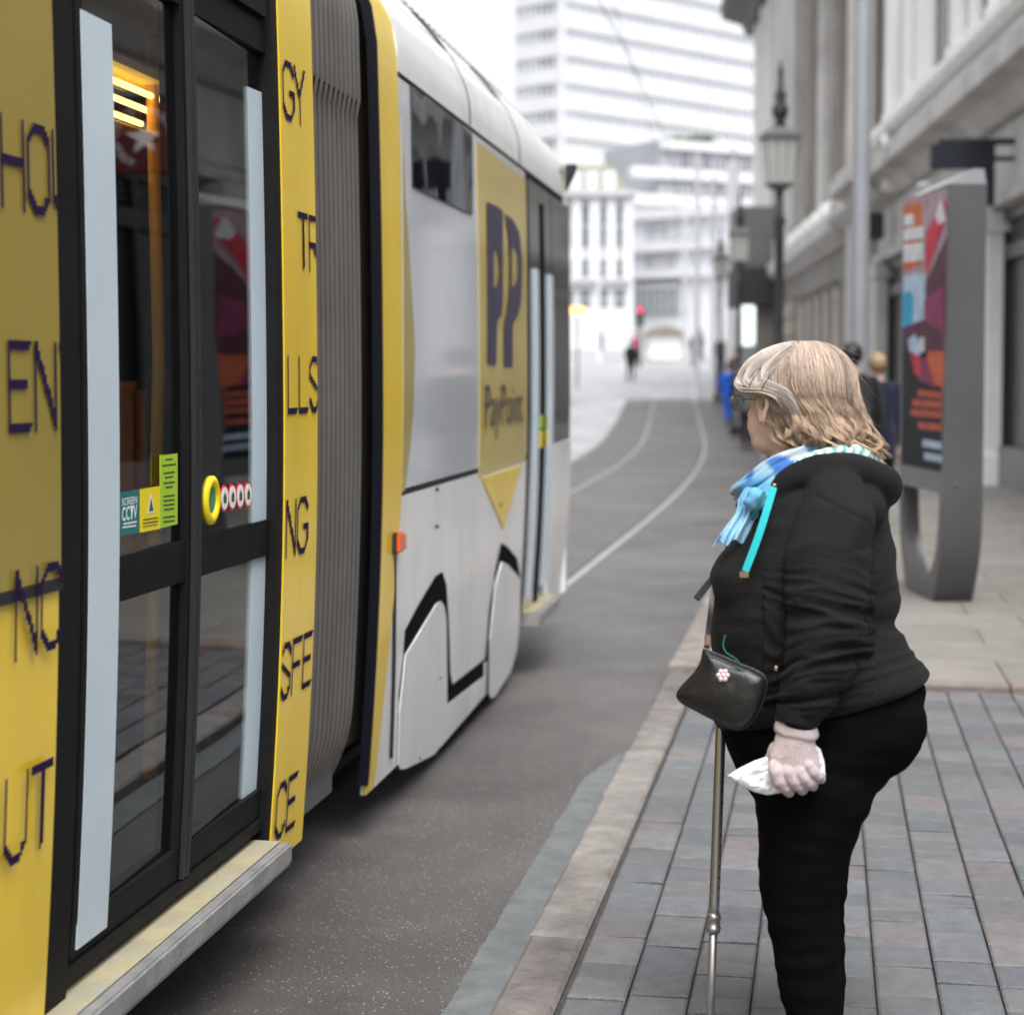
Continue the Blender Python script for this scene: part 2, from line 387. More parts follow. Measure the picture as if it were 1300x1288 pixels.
M_wht=mat('tram_white',(0.86,0.87,0.88,1),0.3,coat=0.35,var=0.03,vscale=2,dirt=(0.42,0.41,0.39,1),dscale=3,damt=0.35)
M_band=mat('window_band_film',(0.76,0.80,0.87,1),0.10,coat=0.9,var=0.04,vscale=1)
M_dark=mat('door_frame_grey',(0.011,0.011,0.012,1),0.6,spec=0.12,var=0.2,vscale=6)
M_blk=mat('black_void',(0.004,0.004,0.0045,1),0.9,spec=0.08)
M_rub=mat('black_rubber',(0.018,0.018,0.02,1),0.6)
M_navy=mat('lettering_purple',(0.022,0.011,0.05,1),0.8,spec=0.1)
M_pale=mat('pale_blue_strip',(0.58,0.68,0.76,1),0.35,var=0.05,vscale=4)
M_bel=mat('bellows_grey',(0.135,0.13,0.125,1),0.45,metal=0.25,var=0.12,vscale=5,dirt=(0.13,0.095,0.07,1),dscale=2.2,damt=0.95)
M_beld=mat('bellows_gap',(0.02,0.019,0.018,1),0.8)
M_glass=glass_mat('tram_glass',(0.62,0.66,0.64,1),1.75,0.012,0.05)
M_glassd=glass_mat('dark_tram_glass',(0.06,0.07,0.07,1),1.7,0.02,0.35)
M_alu=mat('step_aluminium',(0.40,0.40,0.40,1),0.4,metal=0.5,var=0.2,vscale=14,bump=0.3)
M_stepy=mat('worn_step_tread',(0.36,0.325,0.20,1),0.7,var=0.15,vscale=9,dirt=(0.30,0.29,0.27,1),dscale=7,damt=0.95,bump=0.4)
M_pole=mat('yellow_grab_pole',(0.80,0.42,0.02,1),0.3)
tram=thing('tram','yellow and white articulated tram with sliding doors passing close beside the kerb','tram',(-2.69,6,0))
Y0=-1.5
# --- near module
seam=A.px(40,749)[1]; yL=A.px(75,600)[0]
panel('side_panel',A,[(Y0,0.22),(yL,0.22),(yL,3.1),(Y0,3.1)],M_yel,tram,-0.06,0,pix=False)
fl=panel('window_film',A,[(Y0,seam+0.012),(yL-0.004,seam+0.012),(yL-0.004,3.19),(Y0,3.19)],M_film,tram,0.001,0.006,pix=False)
panel('body_seam',A,[(Y0,seam-0.012),(yL,seam-0.012),(yL,seam+0.011),(Y0,seam+0.011)],M_rub,tram,0.0005,0.008,pix=False)
strip('door_pillar',A,75.5,105,0.22,3.2,M_dark,tram,-0.08,-0.004)
panel('door_header',A,[(A.px(105,600)[0],2.50),(A.px(350,600)[0],2.50),(A.px(350,600)[0],3.1),(A.px(105,600)[0],3.1)],M_dark,tram,-0.05,-0.006,pix=False)
strip('door_pillar',A,354,361.5,0.26,3.2,M_dark,tram,-0.08,-0.004)
strip('side_panel',A,362,403,0.20,3.2,M_yel,tram,-0.10,0.0)
zb=0.36
A.oo=-0.019
def door(x0,x1,strip_side,hinge):
    yy=lambda x:A.px(x,600)[0]
    zt=2.495; f=0.038
    ya,yb=yy(x0),yy(x1)
    root=panel('door',A,[(ya,zb),(yb,zb),(yb,zb+0.075),(ya,zb+0.075)],M_dark,tram,-0.075,-0.02,pix=False)   # bottom rail
    o=[]
    o.append(panel('door_frame',A,[(ya,zb+0.075),(ya+f,zb+0.075),(ya+f,zt),(ya,zt)],M_dark,root,-0.075,-0.018,pix=False))
    o.append(panel('door_frame',A,[(yb-f,zb+0.075),(yb,zb+0.075),(yb,zt),(yb-f,zt)],M_dark,root,-0.075,-0.018,pix=False))
    o.append(panel('door_frame',A,[(ya+f,2.41),(yb-f,2.41),(yb-f,zt),(ya+f,zt)],M_dark,root,-0.073,-0.020,pix=False))
    o.append(panel('door_frame',A,[(ya+f,1.075),(yb-f,1.075),(yb-f,1.17),(ya+f,1.17)],M_dark,root,-0.073,-0.0235,pix=False))
    panel('door_glass',A,[(ya+f,1.17),(yb-f,1.17),(yb-f,2.41),(ya+f,2.41)],M_glass,root,-0.030,-0.0235,pix=False,lean=-0.0245)
    panel('door_glass',A,[(ya+f,zb+0.075),(yb-f,zb+0.075),(yb-f,1.075),(ya+f,1.075)],M_glass,root,-0.030,-0.0235,pix=False,lean=-0.0245)
    return root
d1=door(105.5,246,0,0); d2=door(247,353.5,1,0)
# pale blue handrail strips
q=A
def pst(xa,xb,zlo,par,slant,oa=-0.0200,ob=-0.0155):
    ya=A.px(xa,600)[0]; yb=A.px(xb,600)[0]
    return panel('handrail_strip',A,[(ya,zlo[0]),(yb,zlo[1]),(yb,slant[1]),(ya,slant[0])],M_pale,par,oa,ob,pix=False)
pst(112,150,(zb+0.02,zb+0.02),d1,(A.px(105,14)[1],A.px(143,33)[1]))
A.oo=-0.034
pst(320.5,344.5,(zb+0.05,zb+0.05),d2,(A.px(318,112)[1],A.px(342,122)[1]),-0.046,-0.034)
A.oo=-0.019
# rubber edges where the leaves meet
strip('rubber_edge',A,242.5,245.8,zb,2.49,M_rub,d1,-0.018,-0.008); strip('rubber_edge',A,247.2,251,zb,2.49,M_rub,d2,-0.018,-0.008)
# stickers
def stick(pts,m,name='sticker',par=None,o=-0.0225): return panel(name,A,pts,m,par,o-0.001,o+0.0005)
M_teal=mat('teal_sticker',(0.02,0.16,0.16,1),0.5); M_lime=mat('lime_sticker',(0.38,0.62,0.03,1),0.5); M_yst=mat('yellow_sticker',(0.85,0.68,0.01,1),0.5)
M_ink=mat('sticker_ink',(0.06,0.10,0.02,1),0.6); M_whi=mat('white_ink',(0.8,0.85,0.85,1),0.6); M_red=mat('red_ring',(0.65,0.03,0.05,1),0.5); M_org=mat('orange_lens',(0.75,0.12,0.02,1),0.25,coat=0.5)
s1=stick([(153,625),(179,621),(179,676),(153,681)],M_teal,par=d1)
s2=stick([(180,621),(204.5,617),(204.5,671),(180,676)],M_yst,par=d1)
s3=stick([(205,578),(227,575.5),(227,665),(205,670.5)],M_lime,par=d1)
def bars(par,m,rows,o=-0.0215):
    mb=MB()
    for (x0,y0,x1,y1,h) in rows:
        for a,b in (((x0,y0),(x1,y1)),):
            P=[A.px(x0,y0),A.px(x1,y1),A.px(x1,y1+h),A.px(x0,y0+h)]
            mb.add([A.P(p[0],p[1],o) for p in P],[(0,1,2,3)])
    mb.build('print',m,par)
rows=[]
for k,(a,b) in enumerate(((0,.5),(1,1),(2.4,.8),(3.2,.6),(4.2,.8),(5,.5),(6.6,.8),(7.4,.8),(8.2,.8),(9,.7),(10.4,.8),(11.2,.8))):
    yy=582+a*7; hw=b*9; rows.append((216-hw,yy+hw*0.13,216+hw,yy-hw*0.13,2.2))
bars(s3,M_ink,rows)
bars(s1,M_whi,[(158,664,175,661,2.0),(157,668.5,174,666,2.0)])
bars(s2,M_ink,[(183,659,202,656,1.8),(183,663.5,202,660.5,1.8),(183,668,201,665,1.2)])
mb=MB(); tri=[A.px(*p) for p in ((188,652),(197.5,650.5),(193,624))]; mb.add([A.P(p[0],p[1],-0.0215) for p in tri],[(0,1,2)]); mb.build('warning_triangle',M_whi,s2)
mb=MB(); tri=[A.px(*p) for p in ((190,649),(196,648),(193,632))]; mb.add([A.P(p[0],p[1],-0.0208) for p in tri],[(0,1,2)]); mb.build('warning_mark',M_ink,s2)
def textpanel(mod, txt, yc, z0, z1, width, m, parent, o, bold=0.0, name='lettering', flip=False):
    cu=bpy.data.curves.new('t','FONT'); cu.body=txt; cu.size=1; cu.offset=bold; cu.align_x='CENTER'
    ob=bpy.data.objects.new('t',cu); COL.objects.link(ob); dg=bpy.context.evaluated_depsgraph_get()
    me=bpy.data.meshes.new_from_object(ob.evaluated_get(dg)); bpy.data.objects.remove(ob)
    xs=[v.co.x for v in me.vertices]; ys=[v.co.y for v in me.vertices]
    x0,x1=min(xs),max(xs); y0=0.0 if txt.lower()!=txt else min(ys); y1=max(ys)
    for v in me.vertices:
        v.co=mod.P(yc+(v.co.x-(x0+x1)/2)/(x1-x0)*width, z0+(v.co.y-y0)/(y1-y0)*(z1-z0), o)
    return link(name,me,m,parent)
yc,_=A.px(166,640); textpanel(A,'CCTV',yc,A.px(166,659)[1],A.px(166,642)[1],0.085,M_whi,s1,-0.0215,0.02)
textpanel(A,'SCREEN',yc,A.px(166,640)[1],A.px(166,631)[1],0.085,M_whi,s1,-0.0215,0.01)
# door button and prohibition signs
def disc(name,mod,cx,cy,ry,rz,m,par,o,th=0.006,n=32,inner=0.0):
    Yc,zc=mod.px(cx,cy); mb=MB(); P=[]
    for k in range(n):
        a=2*PI*k/n; P.append((math.cos(a),math.sin(a)))
    if inner:
        r=[[mod.P(Yc+c*ry*s,zc+d*rz*s,oo) for c,d in P] for s,oo in ((1,o),(1,o+th*0.6),((1+inner)/2,o+th),(inner,o+th*0.6),(inner,o))]
        mb.loft(r,cap=False,closed=True)
    else:
        mb.loft([[mod.P(Yc+c*ry,zc+d*rz,oo) for c,d in P] for oo in (o,o+th)])
    return mb.build(name,m,par,smooth=bool(inner))
bt=disc('door_button',A,270.5,635,0.055,0.060,M_yst,d2,-0.028,0.014,inner=0.55)
disc('button_core',A,271,635,0.036,0.036,mat('button_green',(0.02,0.22,0.15,1),0.3),bt,-0.027,0.004)
for k,x in enumerate((286,296,306,316)):
    y=632.5-k*1.6; rg=disc('prohibition_sign',A,x,y,0.032,0.034,M_red,d2,-0.0225,0.002)
    disc('sign_face',A,x,y,0.026,0.028,M_whi,rg,-0.0207,0.001)
    Yc,zc=A.px(x,y); mb=MB(); 
    mb.add([A.P(Yc+a,zc+b,-0.0192) for a,b in ((-0.010,-0.012),(0.010,-0.012),(0.012,0.002),(0.0,0.016),(-0.012,0.004))],[(0,1,2,3,4)]); mb.build('sign_symbol',M_ink,rg)
A.oo=0.0
# step
def step(mod,xa,xb,y_at,name='door_step',z=0.30,out=0.085,yend=None):
    ya=mod.px(xa,y_at)[0] if xa is not None else Y0; yb=mod.px(xb,y_at)[0] if yend is None else yend
    mb=MB(); pr=[(-0.08,z+0.0),(out,z-0.0),(out,z-0.055),(out-0.02,z-0.075),(-0.08,z-0.075)]
    rings=[]
    for y in (ya,(ya+yb)/2,yb): rings.append([mod.h+mod.d*(y-YH)+mod.n*(o+toff(z))+Vector((0,0,h)) for o,h in pr])
    mb.loft(rings); s=mb.build(name,M_alu,tram,bevel=0.006)
    mb=MB(); vs=[mod.h+mod.d*(y-YH)+mod.n*(o+toff(z))+Vector((0,0,z+0.004)) for y,o in ((ya+0.01,-0.05),(yb-0.01,-0.05),(yb-0.01,out-0.03),(ya+0.01,out-0.03))]
    mb.add(vs,[(0,1,2,3)]); mb.build('tread',M_stepy,s); return s
step(A,None,359,1060,z=0.30,yend=4.60)
panel('door_sill',A,[(A.px(105,600)[0]-0.5,0.325),(A.px(361,600)[0],0.325),(A.px(361,600)[0],zb-0.005),(A.px(105,600)[0]-0.5,zb-0.005)],M_dark,tram,-0.08,-0.01,pix=False)
# --- pixel lettering
STK={'G':[((11,14),(8,17)),((8,17),(3,17)),((3,17),(0,14)),((0,14),(0,3)),((0,3),(3,0)),((3,0),(8,0)),((8,0),(11,3)),((11,3),(11,8)),((11,8),(7,8))],
'Y':[((0,17),(5.5,8)),((11,17),(5.5,8)),((5.5,8),(5.5,0))],'T':[((0,17),(10,17)),((5,17),(5,0))],
'R':[((0,0),(0,17)),((0,17),(7,17)),((7,17),(10,14)),((10,14),(10,11)),((10,11),(7,8)),((7,8),(0,8)),((5,8),(10,0))],
'L':[((0,17),(0,0)),((0,0),(9,0))],
'S':[((10,14),(7,17)),((7,17),(3,17)),((3,17),(0,14)),((0,14),(0,11)),((0,11),(10,6)),((10,6),(10,3)),((10,3),(7,0)),((7,0),(3,0)),((3,0),(0,3))],
'N':[((0,0),(0,17)),((0,17),(10,0)),((10,0),(10,17))],'F':[((0,0),(0,17)),((0,17),(9,17)),((0,9),(8,9))],
'E':[((0,0),(0,17)),((0,17),(9,17)),((0,9),(8,9)),((0,0),(9,0))],
'C':[((10,14),(7,17)),((7,17),(3,17)),((3,17),(0,14)),((0,14),(0,3)),((0,3),(3,0)),((3,0),(7,0)),((7,0),(10,3))],
'H':[((0,0),(0,17)),((10,0),(10,17)),((0,9),(10,9))],
'O':[((3,17),(7,17)),((7,17),(10,14)),((10,14),(10,3)),((10,3),(7,0)),((7,0),(3,0)),((3,0),(0,3)),((0,3),(0,14)),((0,14),(3,17))],
'U':[((0,17),(0,3)),((0,3),(3,0)),((3,0),(7,0)),((7,0),(10,3)),((10,3),(10,17))],'I':[((3,0),(3,17))]}
def word(w, ystart, z0, ylim, cell=0.0095, adv=0.135, o=0.008, th=1.25):
    mb=MB()
    for k,ch in enumerate(w):
        cells=set()
        for (a,b) in STK[ch]:
            n=int(max(abs(b[0]-a[0]),abs(b[1]-a[1]))*3)+1
            for i in range(n+1):
                x=a[0]+(b[0]-a[0])*i/n; y=a[1]+(b[1]-a[1])*i/n
                cells.add((round(x),round(y)))
                if th>1: cells.add((round(x+0.5),round(y))); cells.add((round(x),round(y-0.6)))
        for (i,j) in cells:
            ya=ystart+k*adv+i*cell; yb=ya+cell; za=z0+j*cell
            if yb>ylim[1] or ya<ylim[0]: continue
            mb.add([A.P(ya,za,o),A.P(yb,za,o),A.P(yb,za+cell,o),A.P(ya,za+cell,o)],[(0,1,2,3)])
    return mb.build('lettering',M_navy,tram,fix=False)
yR0=A.px(362.5,600)[0]; yR1=A.px(402.5,600)[0]
rowz=[2.345,1.945,1.545,1.15,0.755,0.36]
for wd,xs,rz in (('GY',354,0),('TR',376.5,1),('LLS',362.5,2),('NG',361,3),('SFE',357.5,4),('CE',350,5)):
    # lower rows lean with the tucked-in side, so read the start at mid height
    st={0:A.px(356,105)[0],1:A.px(376,300)[0],2:A.px(362.5,483)[0],3:A.px(360.5,668)[0],4:A.px(354,850)[0],5:A.px(348,1028)[0]}[rz]
    word(wd,st+0.012,rowz[rz]-0.085,(yR0,yR1),adv=0.105,cell=0.0085,o=0.003,th=1.2)
for wd,x,y,rz in (('HOU',-6,200,1),('ENT',4,485,2),('INC',-24,765,3),('UT',-3,1055,4)):
    word(wd,A.px(x,y)[0],rowz[rz]-0.085-(0.02 if rz==3 else 0),(Y0,yL-0.004),adv=0.108,cell=0.0088,o=0.010 if rz<3 else 0.012,th=1.3)
# --- bellows between the modules
yb0=A.px(404,600)[0]; yb1=A.px(467,600)[0]
mb=MB(); mb2=MB(); nr=11; dy=(yb1-yb0)/nr
zl=[0.27+0.06*k for k in range(51)]
def bt_in(z): return -0.012+ (0.0 if z>0.5 else -0.06*((0.5-z)/0.25)**2)
for k in range(nr):
    for (f0,f1,o) in ((0.10,0.58,0.0),):
        rings=[]
        for z in zl:
            ya=yb0+dy*(k+f0); ybb=yb0+dy*(k+f1); i=bt_in(z)+(0.0 if z<2.42 else 0.012)
            rings.append([A.P(ya,z,i-0.07),A.P(ya,z,i-0.006),A.P(ya+0.006,z,i),A.P(ybb-0.02,z,i-0.004),A.P(ybb,z,i-0.018),A.P(ybb,z,i-0.07)])
        mb.loft(rings)
bel=mb.build('bellows',M_bel,tram); smooth_by_angle(bel,0.5)
panel('bellows_lining',A,[(yb0-0.01,0.33),(B.px(482,600)[0]+0.4,0.33),(B.px(482,600)[0]+0.4,3.05),(yb0-0.01,3.2)],M_beld,tram,-0.10,-0.065,pix=False)
mb=MB()
mb.tube([A.P(yb0+dy*(k*0.5),2.42,bt_in(2)+(0.004 if k%2 else -0.006)) for k in range(nr*2)],0.008,6); mb.build('bellows_clip_strip',M_rub,bel)
mb=MB(); mb.tube([A.P(yb0+dy*(k*0.5),2.9,bt_in(2)+(0.004 if k%2 else -0.006)) for k in range(nr*2)],0.008,6); mb.build('bellows_clip_strip',M_rub,bel)
# lower black gap
# --- far module
BY=lambda x,y=600:B.px(x,y)[0]
yS=BY(482.5); yE=BY(702); 
panel('side_panel',B,[(yS+0.015,0.16),(BY(668),0.16),(BY(668),1.14),(yS+0.015,1.14)],M_wht,tram,-0.02,0,pix=False)
# lower body above the belt handled as its own window band
zt1=2.585
panel('window_band',B,[(BY(509),1.165),(BY(668),1.165),(BY(668),zt1),(BY(509),zt1)],M_band,tram,-0.10,0.001,pix=False)
panel('belt_seam',B,[(BY(509),1.14),(BY(668),1.14),(BY(668),1.164),(BY(509),1.164)],M_rub,tram,-0.1,-0.004,pix=False)
panel('roof_fascia',B,[(BY(509),zt1+0.016),(BY(714),zt1+0.016),(BY(714),2.90),(BY(509),2.90)],M_wht,tram,-0.06,0.006,pix=False,zs=0.04)
panel('fascia_seam',B,[(BY(509),zt1),(BY(714),zt1),(BY(714),zt1+0.015),(BY(509),zt1+0.015)],M_rub,tram,-0.06,-0.0,pix=False)
panel('roof_fairing',B,[(yS,2.915),(BY(712),2.915),(BY(712),3.09),(yS,3.09)],M_wht,tram,-0.06,-0.008,pix=False,zs=0.04)
panel('fairing_seam',B,[(yS,2.902),(BY(713),2.902),(BY(713),2.914),(yS,2.914)],M_rub,tram,-0.06,0.004,pix=False)
for x in (598,660): panel('panel_joint',B,[(BY(x),zt1+0.02),(BY(x)+0.018,zt1+0.02),(BY(x)+0.018,3.08),(BY(x),3.08)],M_rub,tram,-0.05,0.0085,pix=False,zs=0.04)
# small ridged strip along the roof edge
mb=MB(); y=yS
while y<BY(700):
    mb.box(B.P(y,3.10,-0.03),0.02,0.03,0.022); y+=0.12
mb.tube([B.P(yS,3.095,-0.03),B.P(BY(700),3.095,-0.03)],0.012,6); mb.build('roof_rail',M_bel,tram)
panel('yellow_band',B,[(yS,0.17),(BY(491),0.17),(BY(508),1.14),(BY(508),3.08),(yS,3.08)],M_yel,tram,-0.005,0.007,pix=False)
panel('edge_seal',B,[(yS-0.02,0.2),(yS+0.004,0.2),(yS+0.004,3.08),(yS-0.02,3.08)],mat('blue_edge_seal',(0.004,0.004,0.010,1),0.7,spec=0.2),tram,-0.022,0.009,pix=False)
panel('yellow_swoosh',B,[(509,150),(514,250),(520,340),(526,440),(524,520),(518,585),(513,623),(509.5,624)],M_film2 if 'M_film2' in globals() else mat('yellow_film',(0.50,0.40,0.12,1),0.2,coat=0.6),tram,0.0012,0.003)
sp=panel('advert_panel',B,[(603.5,178),(667,229),(667,584),(651,589),(607,605)],mat('advert_yellow_film',(0.72,0.56,0.13,1),0.2,coat=0.7,var=0.05),tram,0.0012,0.003)
panel('arrow_tip',B,[(611,607),(662,590),(638,671)],M_yel,tram,0.0,0.005)
wn=panel('dark_window',B,[(520,108),(597,169),(598,273),(522,237)],M_glassd,tram,0.0015,0.008)
M_logo=mat('logo_purple_grey',(0.06,0.052,0.095,1),0.5)
def holes(name,pl):   # a flat decal assembled from outline pieces
    mb=MB()
    for pts in pl:
        P=[B.px(*p) for p in pts]; bm=bmesh.new(); f=bm.faces.new([bm.verts.new((a,b,0)) for a,b in P]); bmesh.ops.triangulate(bm,faces=bm.faces[:]); bm.verts.index_update()
        mb.add([B.P(v.co.x,v.co.y,0.0085) for v in bm.verts],[[v.index for v in q.verts] for q in bm.faces]); bm.free()
    return mb.build(name,M_logo,sp)
holes('logo',[[(616.5,256),(625,260),(625,463),(617.5,462)],[(625,260),(632,264),(636.5,269),(636.5,385),(635,400),(629,408),(628,463),(625,463),(625,367),(630,360),(632,345),(631,322),(625,311)],
 [(639.5,271),(650,280),(657.5,296),(661,330),(661,355),(659,388),(654,404),(649,410),(649,466),(638.5,465),(638.5,410),(642,394),(645,365),(645.5,335),(644,300),(641.5,283)]])
panel('logo_counter',B,[(648.5,316),(652.5,322),(654,341),(652.5,357),(648.5,364)],mat('counter_yellow',(0.72,0.56,0.13,1),0.2,coat=0.7),sp,0.009,0.0105)
cu_y,_=B.px(639.5,520); textpanel(B,'PayPoint',cu_y,B.px(639,538)[1],B.px(639,488)[1],B.px(663,520)[0]-B.px(616,520)[0],M_logo,sp,0.0085,-0.004)
# wheel arches: recess shade painted as a flat black overlay, white skirts above
M_arch=M_blk
panel('wheel_recess_overlay',B,[(505,975),(506,880),(512,829),(514,800),(532,766),(553,731),(561,726),(566,742),(569,789),(571,854),(574,869),(613,838),(616,835),(621,773),(628,727),(636,689),(644,694),(656,709),(660,732),(657,800),(650,850),(625,884),(566,945),(548,960),(520,974)],M_arch,tram,-0.004,0.003)
panel('wheel_skirt',B,[(503,970),(505,900),(512,832),(529,804),(552,766),(557,763),(561,768),(564,785),(565,894),(557,946),(549,957),(513,975),(506,976)],M_wht,tram,0.0035,0.009)
panel('skirt_link',B,[(565,895),(613,858),(613,842),(616,839),(615,881),(558,947)],M_wht,tram,0.0035,0.007)
panel('wheel_skirt',B,[(619,880),(620,810),(627,742),(635,713),(642,716),(659,735),(657,800),(654,825),(647,851),(626,884),(621,886)],M_wht,tram,0.0035,0.009)
mb=MB()
for (x,y) in ((553,668),(553,621),(634,640),(530,962),(556,860)): 
    p=B.px(x,y); mb.sphere(B.P(p[0],p[1],0.006),0.008,8,5)
mb.build('fixings',M_rub,tram)
# seam line low on the yellow/white boundary
panel('panel_joint',B,[(498,690),(500,690),(496,962),(494,962)],M_rub,tram,0.0,0.0085)
# orange marker lamp
mb=MB(); pm=B.px(500,688); mb.box(B.P(pm[0]+0.0,pm[1],0.019),0.014,0.055,0.034); lm=mb.build('marker_lamp',M_org,tram,bevel=0.008)
mb=MB(); mb.box(B.P(pm[0]-0.045,pm[1],0.014),0.009,0.012,0.036); mb.build('lamp_housing',M_rub,lm)
# door zone of the far module
yd0=BY(668.5); yd1=BY(702); yn=BY(724)
M_dg=mat('door_dark_tint',(0.03,0.035,0.033,1),0.12,coat=1.0,var=0.3,vscale=3)
fd=panel('door',B,[(yd0,0.33),(yd1,0.33),(yd1,zt1-0.005),(yd0,zt1-0.005)],M_dg,tram,-0.08,-0.012,pix=False)
for a,b in ((679,683.5),(697,701.5)):
    panel('handrail_strip',B,[(BY(a),0.4),(BY(b),0.4),(BY(b),2.12),(BY(a),2.12)],M_pale,fd,-0.01,0.0,pix=False)
panel('door_frame',B,[(yd0,0.33),(BY(671.5),0.33),(BY(671.5),zt1-0.005),(yd0,zt1-0.005)],M_dark,fd,-0.011,0.002,pix=False)
panel('door_frame',B,[(BY(689.5),0.33),(BY(691.5),0.33),(BY(691.5),zt1-0.1),(BY(689.5),zt1-0.1)],M_dark,fd,-0.011,-0.002,pix=False)
pl=[(684,528),(697,526),(697,542),(684,545)]; panel('sticker',B,pl,M_lime,fd,-0.011,-0.006)
pl=[(684,548),(697,545),(697,565),(684,570)]; panel('sticker',B,pl,M_yst,fd,-0.011,-0.006)
panel('end_window',B,[(yd1+0.01,1.185),(yn,1.185),(yn,zt1-0.01),(yd1+0.01,zt1-0.01)],M_dg,tram,-0.06,-0.01,pix=False)
panel('end_panel',B,[(yd1+0.01,0.25),(yn,0.25),(yn,1.18),(yd1+0.01,1.18)],M_wht,tram,-0.06,0,pix=False)
step(B,664,690,790,z=0.33,out=0.085)
# body shell behind the side: roof, floor, far side, ends
def shell(mod,ya,yb,name,m,z0,z1,parent=tram,depth=2.4):
    mb=MB(); a=[mod.P(y,1.5,-o) for y in (ya,yb) for o in (0.0,depth)]
    c=(a[0]+a[1]+a[2]+a[3])/4; c.z=(z0+z1)/2
    mb.box(c,(depth)/2,(yb-ya)/2,(z1-z0)/2,(mod.n,mod.d,Vector((0,0,1)))); return mb.build(name,m,parent,bevel=0.02)
M_int=mat('interior_grey',(0.10,0.10,0.105,1),0.6); M_seat=mat('orange_seat_fabric',(0.45,0.16,0.03,1),0.8,var=0.2,vscale=20)
def inset(mod,ya,yb,name,m,z0,z1,i0,i1):
    mb=MB(); a=[mod.P(y,1.5,-o) for y in (ya,yb) for o in (i0,i1)]
    c=(a[0]+a[1]+a[2]+a[3])/4; c.z=(z0+z1)/2
    mb.box(c,(i1-i0)/2,(yb-ya)/2,(z1-z0)/2,(mod.n,mod.d,Vector((0,0,1)))); return mb.build(name,m,tram,bevel=0.01)
inset(A,Y0,yR1+0.5,'floor',M_int,0.22,0.345,0.10,2.38)
inset(A,Y0,yR1+0.5,'ceiling',mat('ceiling_grey',(0.22,0.22,0.22,1),0.5),2.55,2.62,0.10,2.38)
inset(A,Y0,yR1,'roof',M_wht,3.0,3.12,0.24,2.1)
inset(A,Y0,yR1,'far_wall',M_int,0.22,0.95,2.30,2.40)
inset(A,Y0,yR1,'far_wall',M_int,2.2,3.0,2.30,2.40)
for y in frange(Y0+0.3,yR1-0.2,1.3): inset(A,y,y+0.1,'window_post',M_int,0.95,2.2,2.30,2.40)
inset(A,yR1+0.45,yR1+0.5,'end_bulkhead',M_int,0.3,2.6,0.12,0.35); inset(A,yR1+0.45,yR1+0.5,'end_bulkhead',M_int,0.3,2.6,1.7,2.3)
inset(B,yS+0.05,yn-0.4,'roof',M_wht,3.0,3.10,0.26,2.1)
inset(B,yS+0.3,yn-0.1,'far_wall',M_wht,0.25,3.0,2.30,2.40)
inset(B,yS+0.02,yS+0.1,'end_bulkhead',M_blk,0.3,3.2,0.13,2.3)
inset(B,yS+0.3,yn,'underframe',M_blk,0.28,0.5,0.2,2.3)
inset(B,yn-0.1,yn-0.02,'front_screen',M_dg,0.9,2.8,0.05,2.3); inset(B,yn-0.1,yn,'front_bumper',M_wht,0.25,0.9,0.03,2.3)
# grab poles, seats, ceiling light
mb=MB()
for (yy,dd) in ((5.05,0.50),):
    mb.tube([A.P(yy,0.35,-dd),A.P(yy,1.6,-dd),A.P(yy,2.55,-dd)],0.019,12)
mb.build('grab_pole',M_pole,tram,smooth=True)
mb=MB(); mb.tube([A.P(5.4,0.35,-1.35),A.P(5.4,2.55,-1.35)],0.019,12); mb.build('grab_pole',M_pole,tram,smooth=True)
mb=MB(); mb.tube([A.P(3.6,2.25,-0.5),A.P(3.9,2.25,-0.5),A.P(5.6,2.25,-0.5)],0.017,12); mb.build('grab_rail',M_pole,tram,smooth=True)
for (yy,dd) in ((5.35,0.95),(5.3,1.5),(4.3,1.9),(3.2,1.9)):
    mb=MB(); c=A.P(yy,0.80,-dd); mb.box(c,0.22,0.21,0.05); st=mb.build('seat',M_seat,tram,bevel=0.03)
    mb=MB(); mb.box(c+Vector((0,0.22,0.36)),0.22,0.04,0.38); mb.build('seat_back',M_seat,st,bevel=0.03)
M_lamp=mat('ceiling_light_warm',(1,0.6,0.15,1),0.5,emis=(1,0.62,0.18,1),estr=5.0)

for k in range(3):
    mb=MB(); mb.tube([A.P(4.28,2.375-0.035*k,-0.50-0.03*k),A.P(5.1,2.375-0.035*k,-0.50-0.03*k)],0.009,10); mb.build('ceiling_light_tube',M_lamp,tram)
mb=MB(); mb.box(A.P(4.7,2.42,-0.54),0.09,0.44,0.012); mb.build('light_tray',M_yst,tram)
# mirror pod
a,b=B.px(717,220); P0=B.P(a,b,0.0); mb=MB()
mb.loft([[P0+Vector((0,0,0.06)),P0+Vector((0.0,0.05,0.05)),P0+Vector((0,0.05,-0.12)),P0+Vector((0,0,-0.12))],[P0+Vector((0.075,0,0.055)),P0+Vector((0.075,0.06,0.05)),P0+Vector((0.05,0.06,-0.02)),P0+Vector((0.05,0,-0.02))]])
mb.build('mirror_pod',M_rub,tram,bevel=0.01)
